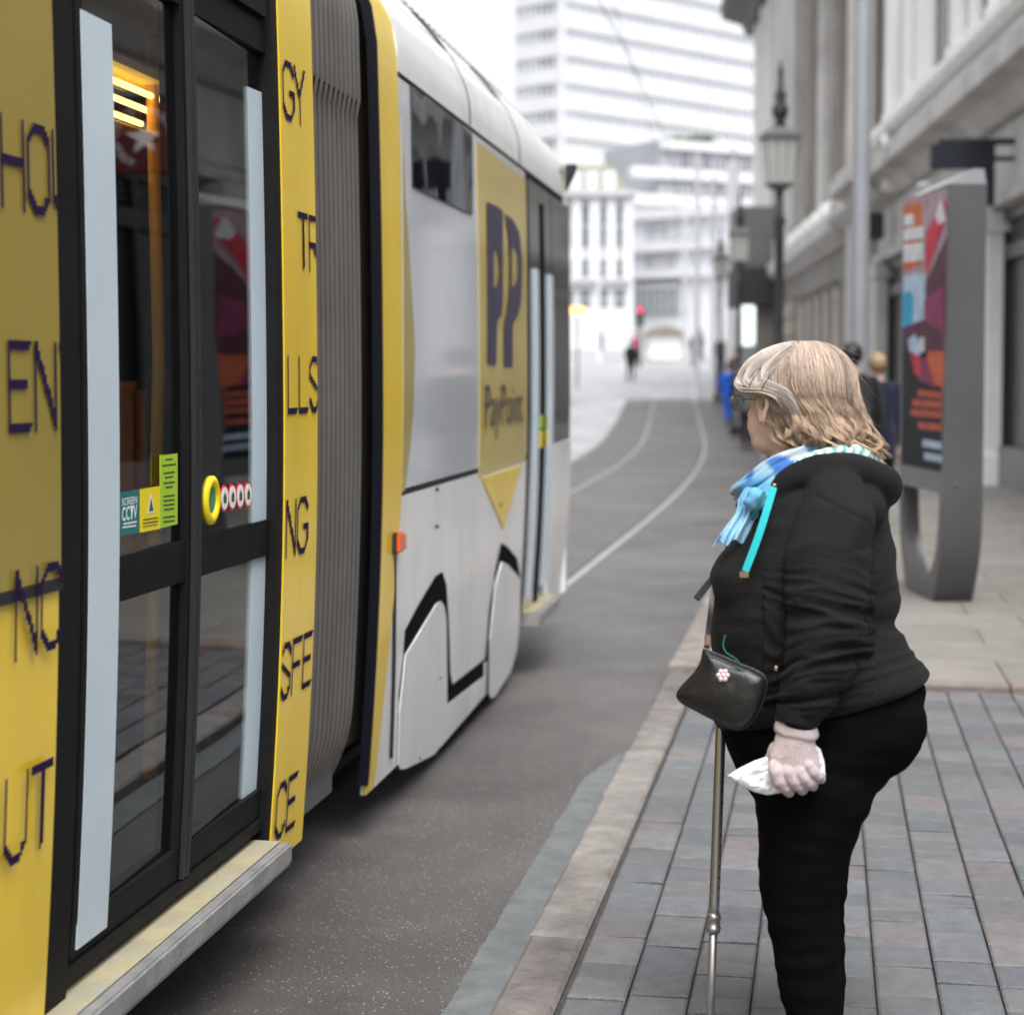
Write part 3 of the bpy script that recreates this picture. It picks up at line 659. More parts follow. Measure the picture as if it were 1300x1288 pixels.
# ================================================================= BUILDINGS, right side
ZV=Vector((0,0,1))
class Fac:
    """a vertical facade plane; t runs along it, o out of it"""
    def __init__(s,p,d,out):
        s.p=Vector((p.x,p.y,0)); s.d=Vector((d.x,d.y,0)).normalized(); s.n=Vector((s.d.y,-s.d.x,0)); 
        if s.n.dot(out)<0: s.n=-s.n
    def P(s,t,z,o=0): q=s.p+s.d*t+s.n*o; return Vector((q.x,q.y,z))
    def px(s,x,y,o=0.0):
        r=ray(x,y); b=s.p+s.n*o; k=(b-CAM).dot(s.n)/r.dot(s.n); q=CAM+r*k; return ((q-s.p).dot(s.d),q.z)
    def box(s,mb,t0,t1,z0,z1,o0,o1):
        c=(s.P(t0,z0,o0)+s.P(t1,z1,o1))/2; mb.box(c,abs(t1-t0)/2,abs(o1-o0)/2,abs(z1-z0)/2,(s.d,s.n,ZV))
    def mould(s,mb,t0,t1,prof):
        """extrude a profile of (out, height) along the facade"""
        mb.loft([[s.P(t,z,o) for o,z in prof] for t in (t0,t1)])
M_stone=mat('pale_stone',(0.50,0.485,0.465,1),0.85,var=0.12,vscale=1.3,dirt=(0.16,0.15,0.14,1),dscale=0.9,damt=0.6,bump=0.3,bscale=12)
M_stoned=mat('weathered_stone',(0.25,0.235,0.215,1),0.88,var=0.14,vscale=1.5,dirt=(0.09,0.085,0.08,1),dscale=1.1,damt=0.7,bump=0.3,bscale=12)
M_stonew=mat('white_painted_stone',(0.82,0.815,0.80,1),0.7,var=0.06,vscale=2,dirt=(0.5,0.49,0.48,1),dscale=1.2,damt=0.4)
M_win=mat('window_glass_grey',(0.045,0.047,0.05,1),0.25,spec=0.35,coat=0.0,var=0.35,vscale=0.8)
M_wind=mat('dark_window_glass',(0.016,0.017,0.018,1),0.2,coat=0.15,var=0.3,vscale=1)
M_bkf=mat('black_shop_frame',(0.015,0.015,0.017,1),0.4)
M_navs=mat('dark_navy_sign',(0.008,0.012,0.022,1),0.5)
fd_=RIGHT*0.066+FWDH
FR=Fac(RIGHT*5.16,fd_,-RIGHT)
def window(par,fac,t0,t1,z0,z1,o=0.02,mf=None,mp=None,bars=(1,2),fr=0.06):
    mb=MB(); fac.box(mb,t0,t1,z0,z0+fr,o-0.1,o+0.05); fac.box(mb,t0,t1,z1-fr,z1,o-0.1,o+0.05)
    fac.box(mb,t0,t0+fr,z0+fr,z1-fr,o-0.1,o+0.047); fac.box(mb,t1-fr,t1,z0+fr,z1-fr,o-0.1,o+0.047)
    for i in range(1,bars[0]+0): 
        t=t0+(t1-t0)*i/bars[0]; fac.box(mb,t-fr/2,t+fr/2,z0+fr,z1-fr,o-0.1,o+0.040)
    for i in range(1,bars[1]):
        z=z0+(z1-z0)*i/bars[1]; fac.box(mb,t0+fr,t1-fr,z-fr/2,z+fr/2,o-0.1,o+0.036)
    w=mb.build('window',mf or M_stonew,par); mb=MB(); fac.box(mb,t0+fr*0.8,t1-fr*0.8,z0+fr*0.8,z1-fr*0.8,o-0.06,o+0.012); mb.build('pane',mp or M_win,w); return w
# --- near building
b1=thing('stone_shop_building','pale stone building with white upper pilasters above a deep cornice, nearest at right','building',FR.P(30,0,-4))
tA,tB=-4.0,FR.px(1118,300)[0]
mb=MB(); FR.box(mb,19.0,tB,0,16,-9,-0.25); FR.box(mb,tA,18.99,0,7.6,-9,-0.25); mb.build('wall',M_stone,b1)
mb=MB()
zc=FR.px(1300,58,0.75)[1]
FR.mould(mb,tA,tB-1.0,[(-0.2,zc-0.35),(0.25,zc-0.3),(0.45,zc-0.05),(0.75,zc),(0.75,zc+0.28),(0.62,zc+0.34),(0.62,zc+0.48),(-0.2,zc+0.5)])
FR.mould(mb,tB-3.2,tB+0.35,[(-0.2,zc-0.36),(0.5,zc-0.31),(0.75,zc-0.06),(1.05,zc-0.01),(1.05,zc+0.27),(0.92,zc+0.33),(0.92,zc+0.47),(-0.2,zc+0.49)])
mb.build('cornice',M_stone,b1,bevel=0.015)
mb=MB(); FR.mould(mb,tA,tB-0.5,[(-0.2,zc+0.9),(0.30,zc+0.9),(0.42,zc+0.98),(0.42,zc+1.12),(-0.2,zc+1.14)]); mb.build('sill_band',M_stonew,b1,bevel=0.01)
mb=MB(); FR.mould(mb,tA,tB-0.6,[(-0.2,zc-1.25),(0.14,zc-1.22),(0.14,zc-0.34),(-0.2,zc-0.34)]); FR.mould(mb,tA,tB-0.6,[(-0.2,zc-1.45),(0.26,zc-1.42),(0.26,zc-1.27),(-0.2,zc-1.255)]); mb.build('frieze',M_stone,b1,bevel=0.01)
# upper pilasters and windows read off the photograph, then continued towards the camera
ups=[(1131,1144),(1153,1163),(1171,1187),(1214,1227),(1239,1246),(1264,1271),(1291,1300)]
ts=[]
for a,b in ups:
    t1=FR.px(a,100)[0]; t0=FR.px(b,100)[0]; ts.append((t0,t1))
ts=sorted(ts)
near=[]; t=ts[0][0]-1.5
while t>19.5: near.append((t-0.6,t)); near.append((t-2.9,t-2.4)); t-=5.2
allp=sorted(near+ts)
for (a,b) in allp:
    mb=MB(); FR.box(mb,a,b,zc+1.14,15.5,-0.25,0.13); FR.box(mb,a-0.05,b+0.05,zc+1.14,zc+1.5,-0.25,0.17); mb.build('pilaster',M_stonew,b1,bevel=0.02)
for (a,b),(c,d) in zip(allp,allp[1:]):
    if c-b>0.5: window(b1,FR,b+0.05,c-0.05,zc+1.35,11.0,-0.02,mat('sash_grey',(0.45,0.45,0.44,1),0.6),M_win,(1 if c-b<1.6 else 2,3),0.09)
# ground floor piers and shopfronts
tP=FR.px(1261,400)[0]; tP0=FR.px(1280,400)[0]
for (a,b) in ((tP0,tP),(tB-1.6,tB-0.3),(tP0-6.2,tP0-5.4),(tP0-12.2,tP0-11.2),(tP0-18,tP0-17),(tP0-24,tP0-23)):
    mb=MB(); FR.box(mb,a,b,0,zc-1.45,-0.25,0.30); FR.box(mb,a-0.06,b+0.06,0,0.5,-0.25,0.36); FR.box(mb,a-0.06,b+0.06,zc-1.75,zc-1.45,-0.25,0.34); mb.build('pier',M_stonew if a==tP0 else M_stone,b1,bevel=0.015)
def shop(a,b,par=b1,zt=None,panes=3,mp=None):
    zt=zt or zc-1.47
    mb=MB(); FR.box(mb,a,b,0.0,0.62,-0.25,0.12); sr=mb.build('stallriser',mat('stallriser_grey',(0.20,0.20,0.21,1),0.5,var=0.1),par)
    mb=MB(); FR.box(mb,a,b,3.15,3.35,-0.25,0.08); FR.box(mb,a,b,zt-0.14,zt,-0.25,0.08); 
    for i in range(panes+1):
        t=a+(b-a)*i/panes; FR.box(mb,t-0.05,t+0.05,0.62,zt,-0.25,0.075)
    fr=mb.build('shop_window',M_bkf,par); mb=MB(); FR.box(mb,a,b,0.63,zt-0.05,-0.24,-0.02); mb.build('pane',mp or M_win,fr)
    mb=MB()
    for k in range(9): FR.box(mb,a+0.1,b-0.1,3.42+k*0.085,3.46+k*0.085,-0.02,0.03)
    mb.build('louvre',M_bkf,fr)
shop(tP0-5.4,tP0,panes=3); shop(tP0-11.2,tP0-6.2); shop(tP0-17,tP0-12.2); shop(tP0-23,tP0-18,panes=3)
shop(tP,tB-1.6,panes=4,mp=M_wind)
# coloured window display beside the pier
for (x0,x1,y0,y1,c) in ((1243,1259,415,452,(0.75,0.42,0.04,1)),(1243,1259,452,492,(0.10,0.30,0.05,1)),(1243,1262,546,566,(0.55,0.68,0.25,1)),(1243,1259,300,400,(0.75,0.75,0.72,1))):
    a,z0=FR.px(x1,y1,0.1); b,z1=FR.px(x0,y0,0.1); mb=MB(); FR.box(mb,a,b,min(z0,z1),max(z0,z1),0.085,0.12); mb.build('window_display',mat('display',c,0.5,var=0.3,vscale=6),b1)
# corner scroll ornament on the low wall
tg,zg=FR.px(1131,205,0.3)
orn=thing('carved_scroll','small pale carved stone scroll standing on the low ledge left of the poster stand','ornament',FR.P(tg,zg-0.5,0.3))
mb=MB(); pts=[FR.P(tg-0.25,zg-0.55,0.35),FR.P(tg-0.3,zg-0.2,0.35),FR.P(tg,zg,0.35),FR.P(tg+0.1,zg+0.35,0.35),FR.P(tg+0.35,zg+0.5,0.35)]
mb.tube([Vector(p) for p in spline([tuple(p) for p in pts],5)],[0.16]*8+[0.12]*6+[0.09]*7,10); mb.build('scroll',M_stonew,orn,smooth=True)
# low link building with ledge between the two
b3=thing('link_wall','low stone link with a projecting ledge and a lantern between the two grand facades','wall',FR.P(tB+2,0,-1))
tC=FR.px(1083,270)[0]
mb=MB(); FR.box(mb,tB+0.01,tC+1.5,0,5.1,-5,0.12); FR.box(mb,tB+0.01,tC+1.5,5.1,14,-5,-1.6); mb.build('wall',M_stoned,b3)
mb=MB(); FR.mould(mb,tB-0.4,tC-0.02,[(-0.2,4.95),(0.3,4.98),(0.55,5.2),(0.55,5.6),(-0.2,5.65)]); mb.build('ledge',M_stone,b3,bevel=0.015)
for a in (1096,1112):
    t=FR.px(a,400)[0]; mb=MB(); FR.box(mb,t-0.5,t+0.4,0,4.94,0.1,0.35); mb.build('pier',M_stone,b3,bevel=0.015)
window(b3,FR,FR.px(1110,400)[0]+0.5,FR.px(1101,400)[0],0.8,4.0,0.13,M_stoned,M_wind,(1,2))
window(b3,FR,FR.px(1121,100)[0]-0.3,FR.px(1110,100)[0],6.2,12,-1.55,M_stonew,M_wind,(2,3))
t,z=FR.px(1111,288,0.5); mb=MB(); FR.box(mb,t-0.22,t+0.22,z-0.25,z+0.25,0.36,0.66); mb.build('wall_lamp',M_bkf,b3,bevel=0.03)
# --- second building
b2=thing('columned_stone_building','tall stone building with giant columns above a rusticated base, behind the black lamp post','building',FR.P(55,0,-4))
t0=tC; t1=FR.px(956,200)[0]
mb=MB(); FR.box(mb,t0,t1,0,5.0,-9,0.0); FR.box(mb,t0,t1,5.0,18,-9,-0.7); mb.build('wall',M_stoned,b2)
zl=FR.px(1083,270,0.6)[1]; 
mb=MB(); FR.mould(mb,t0,t1+0.3,[(-0.3,zl-0.3),(0.2,zl-0.28),(0.55,zl-0.02),(0.6,zl+0.02),(0.6,zl+0.4),(-0.75,zl+0.45)]); mb.build('ledge',M_stone,b2,bevel=0.015)
mb=MB(); FR.mould(mb,t0-0.01,t1,[(-0.2,zl-1.0),(0.10,zl-0.98),(0.10,zl-0.31),(-0.2,zl-0.31)]); mb.build('frieze',M_stoned,b2)
# balusters / carved lumps on the ledge
k=t0+0.6
while k<t1-14:
    mb=MB(); mb.sphere(FR.P(k,zl+0.68,0.2),(0.42,0.3,0.3),12,8,(FR.d,FR.n,ZV)); mb.sphere(FR.P(k+0.55,zl+0.6,0.25),(0.25,0.22,0.2),10,6,(FR.d,FR.n,ZV)); mb.build('carving',M_stonew,b2,smooth=True); k+=2.3
# rusticated pier
tp0,tp1=FR.px(1019,400)[0],FR.px(988,400)[0]
mb=MB(); z=0.0
while z<zl-1.0:
    FR.box(mb,tp0,tp1,z+0.03,min(z+0.52,zl-1.0),-0.05,0.34); z+=0.56
FR.box(mb,tp0+0.03,tp1-0.03,0,zl-1.0,-0.05,0.27); mb.build('rusticated_pier',mat('warm_stone',(0.36,0.32,0.28,1),0.85,var=0.12,vscale=2,dirt=(0.12,0.11,0.10,1),damt=0.5),b2,bevel=0.03)
# ground-floor colonnade windows
tw0,tw1=FR.px(1083,400)[0],FR.px(1024,400)[0]; n=5
for i in range(n):
    a=tw0+(tw1-tw0)*i/n; b=tw0+(tw1-tw0)*(i+1)/n
    window(b2,FR,a+0.25,b-0.25,0.9,FR.px(1083,352,0.1)[1],0.07,M_stoned,M_wind,(1,2),0.08)
    mb=MB(); mb.tube([FR.P(b-0.05,0,0.06),FR.P(b-0.05,3.7,0.06)],0.17,12); mb.build('column',mat('pinkish_stone',(0.38,0.34,0.31,1),0.8,var=0.1),b2,smooth=True)
k=tp1+1.0
while k<t1-3: window(b2,FR,k,k+1.8,0.8,3.9,0.02,M_stoned,M_wind,(2,2)); k+=3.2
# giant order above
zt=16.0
mb=MB(); FR.box(mb,tp0+0.5,tp1-0.4,zl+0.44,zt,-0.7,0.28); FR.box(mb,tp0+0.3,tp1-0.2,zl+0.45,zl+1.2,-0.7,0.40); mb.build('corner_pier',M_stone,b2,bevel=0.03)
k=t0+0.5; i=0
while k<tp0-0.3:
    mb=MB()
    nn=20; rings=[]
    for z,r in ((zl+0.45,0.50),(zl+0.9,0.50),(zl+1.0,0.40),(zt,0.35)):
        rings.append([FR.P(k+0.5,z,-0.32)+FR.d*(r*(1-(0.07 if q%2 else 0))*math.cos(2*PI*q/nn))+FR.n*(r*(1-(0.07 if q%2 else 0))*math.sin(2*PI*q/nn)) for q in range(nn)])
    mb.loft(rings); mb.build('giant_column',M_stoned if i%2 else M_stone,b2)
    if k+3.2<tp0: window(b2,FR,k+1.15,k+3.15,zl+1.2,9.6,-0.62,M_stoned,M_wind,(2,3)); window(b2,FR,k+1.15,k+3.15,10.2,14.6,-0.62,M_stoned,M_wind,(1,2))
    k+=3.4; i+=1
k=tp1+0.6
while k<t1-1.5:
    mb=MB(); FR.box(mb,k,k+0.9,zl+0.45,zt,-0.7,0.1); mb.build('pilaster',M_stonew,b2,bevel=0.02)
    if k+3.2<t1: window(b2,FR,k+1.2,k+2.9,zl+1.2,9.6,-0.65,M_stonew,M_win,(2,3)); window(b2,FR,k+1.2,k+2.9,10.4,14.6,-0.65,M_stonew,M_win,(2,2))
    k+=3.5
zc2=FR.px(950,62,1.4)[1]
mb=MB(); FR.mould(mb,t0,t1+0.6,[(-0.7,zt),(0.3,zt+0.05),(0.5,zt+0.5),(1.3,zt+0.75),(1.4,zt+1.2),(-0.7,zt+1.3)]); mb.build('cornice',mat('dark_eaves',(0.10,0.095,0.09,1),0.8),b2)
# projecting signs
def proj_sign(name,label,t,z0,z1,o0,o1,m,th=0.1):
    r=thing(name,label,'sign',FR.P(t,z0,o0)); mb=MB(); FR.box(mb,t-th/2,t+th/2,z0,z1,o0+0.05,o1); b=mb.build('sign_board',m,r,bevel=0.012)
    mb=MB(); FR.box(mb,t-0.03,t+0.03,z1-0.02,z1+0.06,o0-0.3,o1-0.1); FR.box(mb,t-0.03,t+0.03,z0+0.1,z0+0.16,o0-0.3,o0+0.06); mb.build('bracket',M_bkf,r); return r,b
# black hoarding behind the poster stand: spans px 1180-1255
zS=23.5
pL=at(1181,212,zS); pR=at(1253,212,zS); tS=FR.px(1253,212,0)[0]-0.8
oL=(pL-FR.p).dot(FR.n); tS=(pL-FR.p).dot(FR.d)
z1_=at(1181,183,zS).z; z0_=at(1181,262,zS).z
sg,_b=proj_sign('projecting_sign','plain black hanging sign jutting from the stone shopfront behind the poster stand','',0,0,0,0,0,M_navs) if False else proj_sign('projecting_sign','plain black hanging sign jutting from the stone shopfront behind the poster stand',tS,at(1181,215,zS).z,z1_,0.35,oL,M_navs)
sg['category']='sign'
mb=MB(); FR.box(mb,tS-0.06,tS+0.06,z0_,at(1181,215,zS).z,0.4,0.75); mb.build('sign_drop',M_navs,sg)
# maroon sign on the near shopfront, opposite the tram doors (seen reflected in them)
M_maroon=mat('maroon_sign',(0.09,0.008,0.012,1),0.4); M_cream=mat('sign_white',(0.75,0.73,0.70,1),0.5)
def refl(px,py,Y):   # where a glance off the tram side reaches station Y
    r=ray(px,py); t=(X0-0.02-CAM.x)/r.x; q=CAM+r*t; nn_=Vector((math.cos(-0.0245),-math.sin(-0.0245),0)); r2=r-nn_*(2*r.dot(nn_)); return q+r2*((Y-q.y)/r2.y)
YS_=14.0
cS=refl(195,160,YS_); e1=refl(145,160,YS_); e2=refl(240,160,YS_); tp=refl(195,112,YS_); bt_=refl(195,205,YS_)
r=thing('hanging_sign','maroon organic food shop sign with a white star, seen reflected in the tram door','sign',(cS.x,YS_,bt_.z))
hw=abs(e2.x-e1.x)/2; hh=abs(tp.z-bt_.z)/2
mb=MB(); mb.box(cS,hw,0.04,hh); sb=mb.build('sign_board',M_maroon,r,bevel=0.01)
mb=MB(); mb.box(cS+Vector((1.2,0,hh+0.03)),1.6,0.03,0.03); mb.build('bracket',M_bkf,r)
def flat_text(ch,pos,right,up,size,m,par,name='lettering'):
    cu=bpy.data.curves.new('t','FONT'); cu.body=ch; cu.size=size; cu.align_x='CENTER'; cu.align_y='CENTER'; cu.offset=0.008*size
    ob=bpy.data.objects.new('t',cu); COL.objects.link(ob); dg=bpy.context.evaluated_depsgraph_get(); me=bpy.data.meshes.new_from_object(ob.evaluated_get(dg)); bpy.data.objects.remove(ob)
    return me, [pos+right*v.co.x+up*v.co.y for v in me.vertices]
def ring_text(txt,c,rad,a0,a1,size,m,par,bottom=False):
    mb=MB()
    for i,ch in enumerate(txt):
        if ch==' ': continue
        a=a0+(a1-a0)*i/(len(txt)-1); ux=Vector((math.cos(a),0,math.sin(a)))
        up=ux if not bottom else -ux; right=Vector((up.z,0,-up.x))
        me,V=flat_text(ch,c+ux*rad+Vector((0,-0.045,0)),right,up,size,m,par)
        mb.add(V,[tuple(p.vertices) for p in me.polygons]); bpy.data.meshes.remove(me)
    mb.build('lettering',m,par,fix=False)
rr=hh*0.80
ring_text('ORGANIC CO',cS,rr,math.radians(172),math.radians(10),hh*0.30,M_cream,sb)
ring_text('FOOD',cS,rr,math.radians(300),math.radians(345),hh*0.28,M_cream,sb,True)
mb=MB(); n=[]
for k in range(10):
    a=PI/2+2*PI*k/10; q=rr*(0.62 if k%2==0 else 0.25); n.append(cS+Vector((math.cos(a)*q,-0.046,math.sin(a)*q)))
mb.add(n+[cS+Vector((0,-0.046,0))],[(i,(i+1)%10,10) for i in range(10)]); mb.build('star',M_cream,sb,fix=False)

# ================================================================= POSTER STAND
Kf=(FWDH*1.0+RIGHT*(-0.022)).normalized(); Kn=Vector((Kf.y,-Kf.x,0)); Kn=Kn if Kn.dot(RIGHT)>0 else -Kn
kz=at(1197,785,11.5).z
KO=CAM+ (RIGHT*((1196-650)/197.0)+FWDH*11.5); KO.z=0.085
ks=thing('poster_stand','tall grey advertising stand with a curved loop foot and colourful poster on the pavement','poster stand',(KO.x,KO.y,0.08))
def KP(s,z,o): q=KO+Kf*s+Kn*o; return Vector((q.x,q.y,z+0.085))
M_kg=mat('stand_grey',(0.098,0.098,0.103,1),0.45,metal=0.3,var=0.08,vscale=3,coat=0.2)
W_=0.262
outer=spline([(0,2.70),(0,1.7),(0,0.95),(0.0,0.58),(0.04,0.34),(0.13,0.14),(0.22,0.0)],5)
outer=outer+[(1.16-a,b) for a,b in reversed(outer)]
inner=spline([(0.085,0.72),(0.09,0.58),(0.16,0.34),(0.33,0.16),(0.58,0.10)],5)
inner=inner+[(1.16-a,b) for a,b in reversed(inner[:-1])]
# frame mesh as an extruded outline with the loop cut out
bm=bmesh.new()
ov=[bm.verts.new((a,b,0)) for a,b in outer]; iv=[bm.verts.new((a,b,0)) for a,b in inner]
f=bm.faces.new(ov+[]) if False else None
es=[bm.edges.new((ov[i],ov[(i+1)%len(ov)])) for i in range(len(ov))]+[bm.edges.new((iv[i],iv[(i+1)%len(iv)])) for i in range(len(iv))]
bmesh.ops.triangle_fill(bm,edges=es,use_beauty=True); bm.verts.index_update()
mb=MB(); V=[v.co.copy() for v in bm.verts]; n=len(V)
kw=lambda v: W_ if v.y>0.85 else W_-(0.145*min(1,max(0,(v.x-0.30)/0.35)))
mb.v=[tuple(KP(v.x,v.y,0.0)) for v in V]+[tuple(KP(v.x,v.y,kw(v))) for v in V]
for q in bm.faces: i=[v.index for v in q.verts]; mb.f.append(tuple(i)); mb.f.append(tuple(j+n for j in reversed(i)))
for e in bm.edges:
    if len(e.link_faces)==1: a,b=[v.index for v in e.verts]; mb.f.append((a,b,b+n,a+n))
bm.free(); fr_=mb.build('frame',M_kg,ks); smooth_by_angle(fr_,0.5)
mb=MB(); mb.loft([[KP(s,2.702,0.004),KP(s,2.702,W_-0.004),KP(s,2.80,W_-0.02),KP(s,2.80,0.17)] for s in (0.0,1.16)]); mb.build('cap',mat('cap_metal',(0.42,0.43,0.45,1),0.3,metal=0.5),ks)
mb=MB(); mb.sphere(KP(0.235,0.10,W_*0.5),0.018,8,6); mb.sphere(KP(-0.005,0.78,W_*0.35),0.012,8,6); mb.build('bolt',M_bel,ks)
class KF:  # poster plane
    def px(s,x,y,o=0.0):
        r=ray(x,y); b=KO+Kn*(-0.004); k=(b-CAM).dot(Kn)/r.dot(Kn); q=CAM+r*k; return ((q-KO).dot(Kf),q.z-0.085)
kf=KF()
def kpoly(name,pts,m,par,o,pix=True):
    P=[kf.px(*p) for p in pts] if pix else pts
    bm=bmesh.new(); bm.faces.new([bm.verts.new((a,b,0)) for a,b in P]); bmesh.ops.triangulate(bm,faces=bm.faces[:]); bm.verts.index_update()
    mb=MB(); mb.add([KP(v.co.x,v.co.y,o) for v in bm.verts],[[v.index for v in q.verts] for q in bm.faces]); bm.free(); return mb.build(name,m,par,fix=False)
M_pd=mat('poster_dark',(0.012,0.014,0.018,1),0.6,spec=0.15)
po=kpoly('poster',[(0.045,2.66),(1.11,2.66),(1.11,0.86),(0.045,0.86)],M_pd,ks,-0.003,pix=False)
def pc(n,c): return mat(n,c,0.6,spec=0.15,var=0.25,vscale=9)
PCs={'pink':pc('print_pinkgrey',(0.36,0.25,0.28,1)),'or':pc('print_orange',(0.50,0.12,0.05,1)),'red':pc('print_red',(0.50,0.04,0.07,1)),'wh':pc('print_white',(0.6,0.6,0.62,1)),'bl':pc('print_blue',(0.03,0.32,0.52,1)),'mg':pc('print_magenta',(0.22,0.04,0.10,1)),'dk':pc('print_wine',(0.09,0.03,0.05,1)),'lb':pc('print_pale_blue',(0.38,0.48,0.60,1)),'br':pc('print_rust',(0.40,0.09,0.05,1))}
def S(x,y): return (1130+x/2.738,190+y/2.738)
def pp(k,pts,o): kpoly('poster_print',[S(*p) for p in pts],PCs[k],po,o)
pp('pink',[(46,170),(198,138),(198,300),(130,470),(46,470)],-0.005)
pp('or',[(48,196),(112,182),(116,395),(48,425)],-0.007)
pp('dk',[(120,470),(198,300),(194,640),(120,640)],-0.006)
pp('red',[(124,400),(128,290),(186,180),(196,175),(196,240),(150,370),(128,440)],-0.009)
pp('wh',[(160,230),(182,165),(197,245),(172,262)],-0.011)
pp('wh',[(52,228),(86,222),(86,262),(52,266)],-0.011); pp('wh',[(50,275),(122,265),(122,308),(50,318)],-0.011); pp('wh',[(50,330),(122,320),(122,385),(50,392)],-0.011)
pp('lb',[(48,440),(124,425),(126,600),(100,640),(48,640)],-0.007)
pp('bl',[(46,500),(72,490),(86,520),(78,600),(56,630),(44,625)],-0.009)
pp('mg',[(120,520),(190,470),(192,640),(120,650)],-0.0085)
pp('dk',[(44,620),(120,590),(192,640),(190,700),(60,700)],-0.010)
pp('or',[(140,660),(192,640),(188,830),(120,800)],-0.0095)
pp('lb',[(66,660),(90,640),(118,700),(98,720),(72,700)],-0.0115); pp('wh',[(104,655),(122,650),(124,700),(108,705)],-0.012)
pp('mg',[(90,730),(130,720),(160,828),(104,800)],-0.012); pp('red',[(74,700),(110,720),(112,790),(90,780)],-0.0125)
for (a,b,y) in ((98,184,833),(78,182,866),(72,182,900),(98,182,945)): pp('br',[(a,y),(b,y+8),(b,y+34),(a,y+24)],-0.007)
for (a,b,y) in ((114,182,1005),(120,182,1050)): pp('lb',[(a,y),(b,y+12),(b,y+38),(a,y+26)],-0.007)
pp('wh',[(94,113),(136,105),(136,126),(94,132)],-0.005)

# ================================================================= LAMP POSTS, POLES
M_iron=mat('black_iron',(0.018,0.02,0.022,1),0.45,var=0.2); M_lant=mat('lantern_glass',(0.34,0.34,0.32,1),0.3,coat=0.5,var=0.1)
M_lcap=mat('lantern_cap',(0.12,0.12,0.12,1),0.5)
def lamp(px,Z,label,grp,ztop=None,s=1.0):
    b=at(px,480,Z); z0=rise(b.y)+0.08; b=Vector((b.x,b.y,z0)); hL=4.15*s
    r=thing('street_lamp',label,'street lamp',b,grp)
    mb=MB(); prof=[(0,0.22),(0.25,0.22),(0.3,0.17),(0.9,0.15),(1.0,0.11),(1.1,0.075),(hL-0.6,0.06),(hL-0.5,0.09),(hL-0.4,0.055),(hL,0.05)]
    mb.tube([b+ZV*z for z,_ in prof],[q for _,q in prof],14); mb.build('post',M_iron,r,smooth=True)
    ax=(RIGHT,FWDH,ZV)
    mb=MB()
    def sq(z,h): return [b+ZV*z+RIGHT*(h*i)+FWDH*(h*j) for i,j in ((-1,-1),(1,-1),(1,1),(-1,1))]
    mb.loft([sq(hL+0.02,0.185),sq(hL+0.62,0.215)]); lg=mb.build('lantern',M_lant,r)
    mb=MB()
    for i,j in ((-1,-1),(1,-1),(1,1),(-1,1)): mb.tube([b+ZV*(hL)+RIGHT*(0.172*i)+FWDH*(0.172*j),b+ZV*(hL+0.63)+RIGHT*(0.218*i)+FWDH*(0.218*j)],0.014,6)
    for i in (-0.35,0.35): mb.tube([b+ZV*hL+RIGHT*(0.175*i)-FWDH*0.175,b+ZV*(hL+0.63)+RIGHT*(0.22*i)-FWDH*0.22],0.009,6)
    mb.build('lantern_bars',M_lcap,lg)
    mb=MB(); mb.loft([sq(hL+0.63,0.26),sq(hL+0.70,0.26),sq(hL+0.74,0.19),sq(hL+0.80,0.08)]); cp=mb.build('lantern_cap',M_lcap,r); mb=MB(); mb.loft([sq(hL-0.08,0.08),sq(hL+0.0,0.185),sq(hL+0.018,0.185)]); mb.build('lantern_base',M_lcap,r)
    mb=MB(); pr=[(0.8,0.10),(0.88,0.055),(0.95,0.11),(1.05,0.12),(1.15,0.06),(1.22,0.09),(1.32,0.045),(1.5,0.03),(1.55,0.05),(1.6,0.03),(1.7,0.02)]
    mb.tube([b+ZV*(hL+z) for z,_ in pr],[q for _,q in pr],10); mb.build('finial',M_iron,r,smooth=True)
lamp(988,25,'black iron street lamp with square lantern, the largest, nearest behind the woman\'s head','black lamp posts along the pavement')
lamp(938,43,'black iron street lamp beside the dark canopy, smaller than the nearest one','black lamp posts along the pavement')
lamp(914,60,'farthest and smallest of the three lantern street lamps, at the bend','black lamp posts along the pavement')
def pole(px,Z,h,r0,r1,label,col,grp=None,arm=None):
    b=at(px,480,Z); z0=rise(b.y); b=Vector((b.x,b.y,z0))
    r=thing('overhead_line_pole',label,'pole',b,grp)
    mb=MB(); mb.tube([b,b+ZV*0.4,b+ZV*0.42,b+ZV*h],[r0*1.5,r0*1.5,r0,r1],18); mb.build('shaft',col,r,smooth=False); 
    if arm:
        mb=MB(); mb.tube([b+ZV*(h-0.8),b+ZV*(h-0.2)-RIGHT*arm],0.04,8); mb.tube([b+ZV*(h-2.0),b+ZV*(h-0.4)-RIGHT*arm*0.7],0.025,8); mb.build('arm',col,r)
    return r
M_gp=mat('pole_grey',(0.30,0.315,0.335,1),0.4,metal=0.3,var=0.06)
M_wp=mat('pole_pale',(0.62,0.64,0.66,1),0.45,var=0.05)
p=pole(1091,17.0,9.5,0.085,0.078,'tall plain grey pole rising behind the woman, left of the poster stand',M_gp)
for px,Z,lb in ((884,62,'pale overhead line pole in front of the far shops'),(869,84,'slender pale line pole farther up the street'),(905,74,'slender pale pole next to the far lamp post'),(760,95,'slim pale pole in front of the white building')):
    pole(px,Z,8.5,0.10,0.07,lb,M_wp,'pale line poles up the street',arm=None)
mb=MB()
b=at(929,480,66); z0=rise(b.y); b=Vector((b.x,b.y,z0))
bn=thing('banner_totem','bright white vertical banner totem left of the second lamp post','banner',b); mb=MB(); mb.box(b+ZV*4.3,0.22,0.12,4.2,(RIGHT,FWDH,ZV)); mb.build('panel',mat('banner_white',(0.85,0.86,0.87,1),0.5),bn,bevel=0.03)
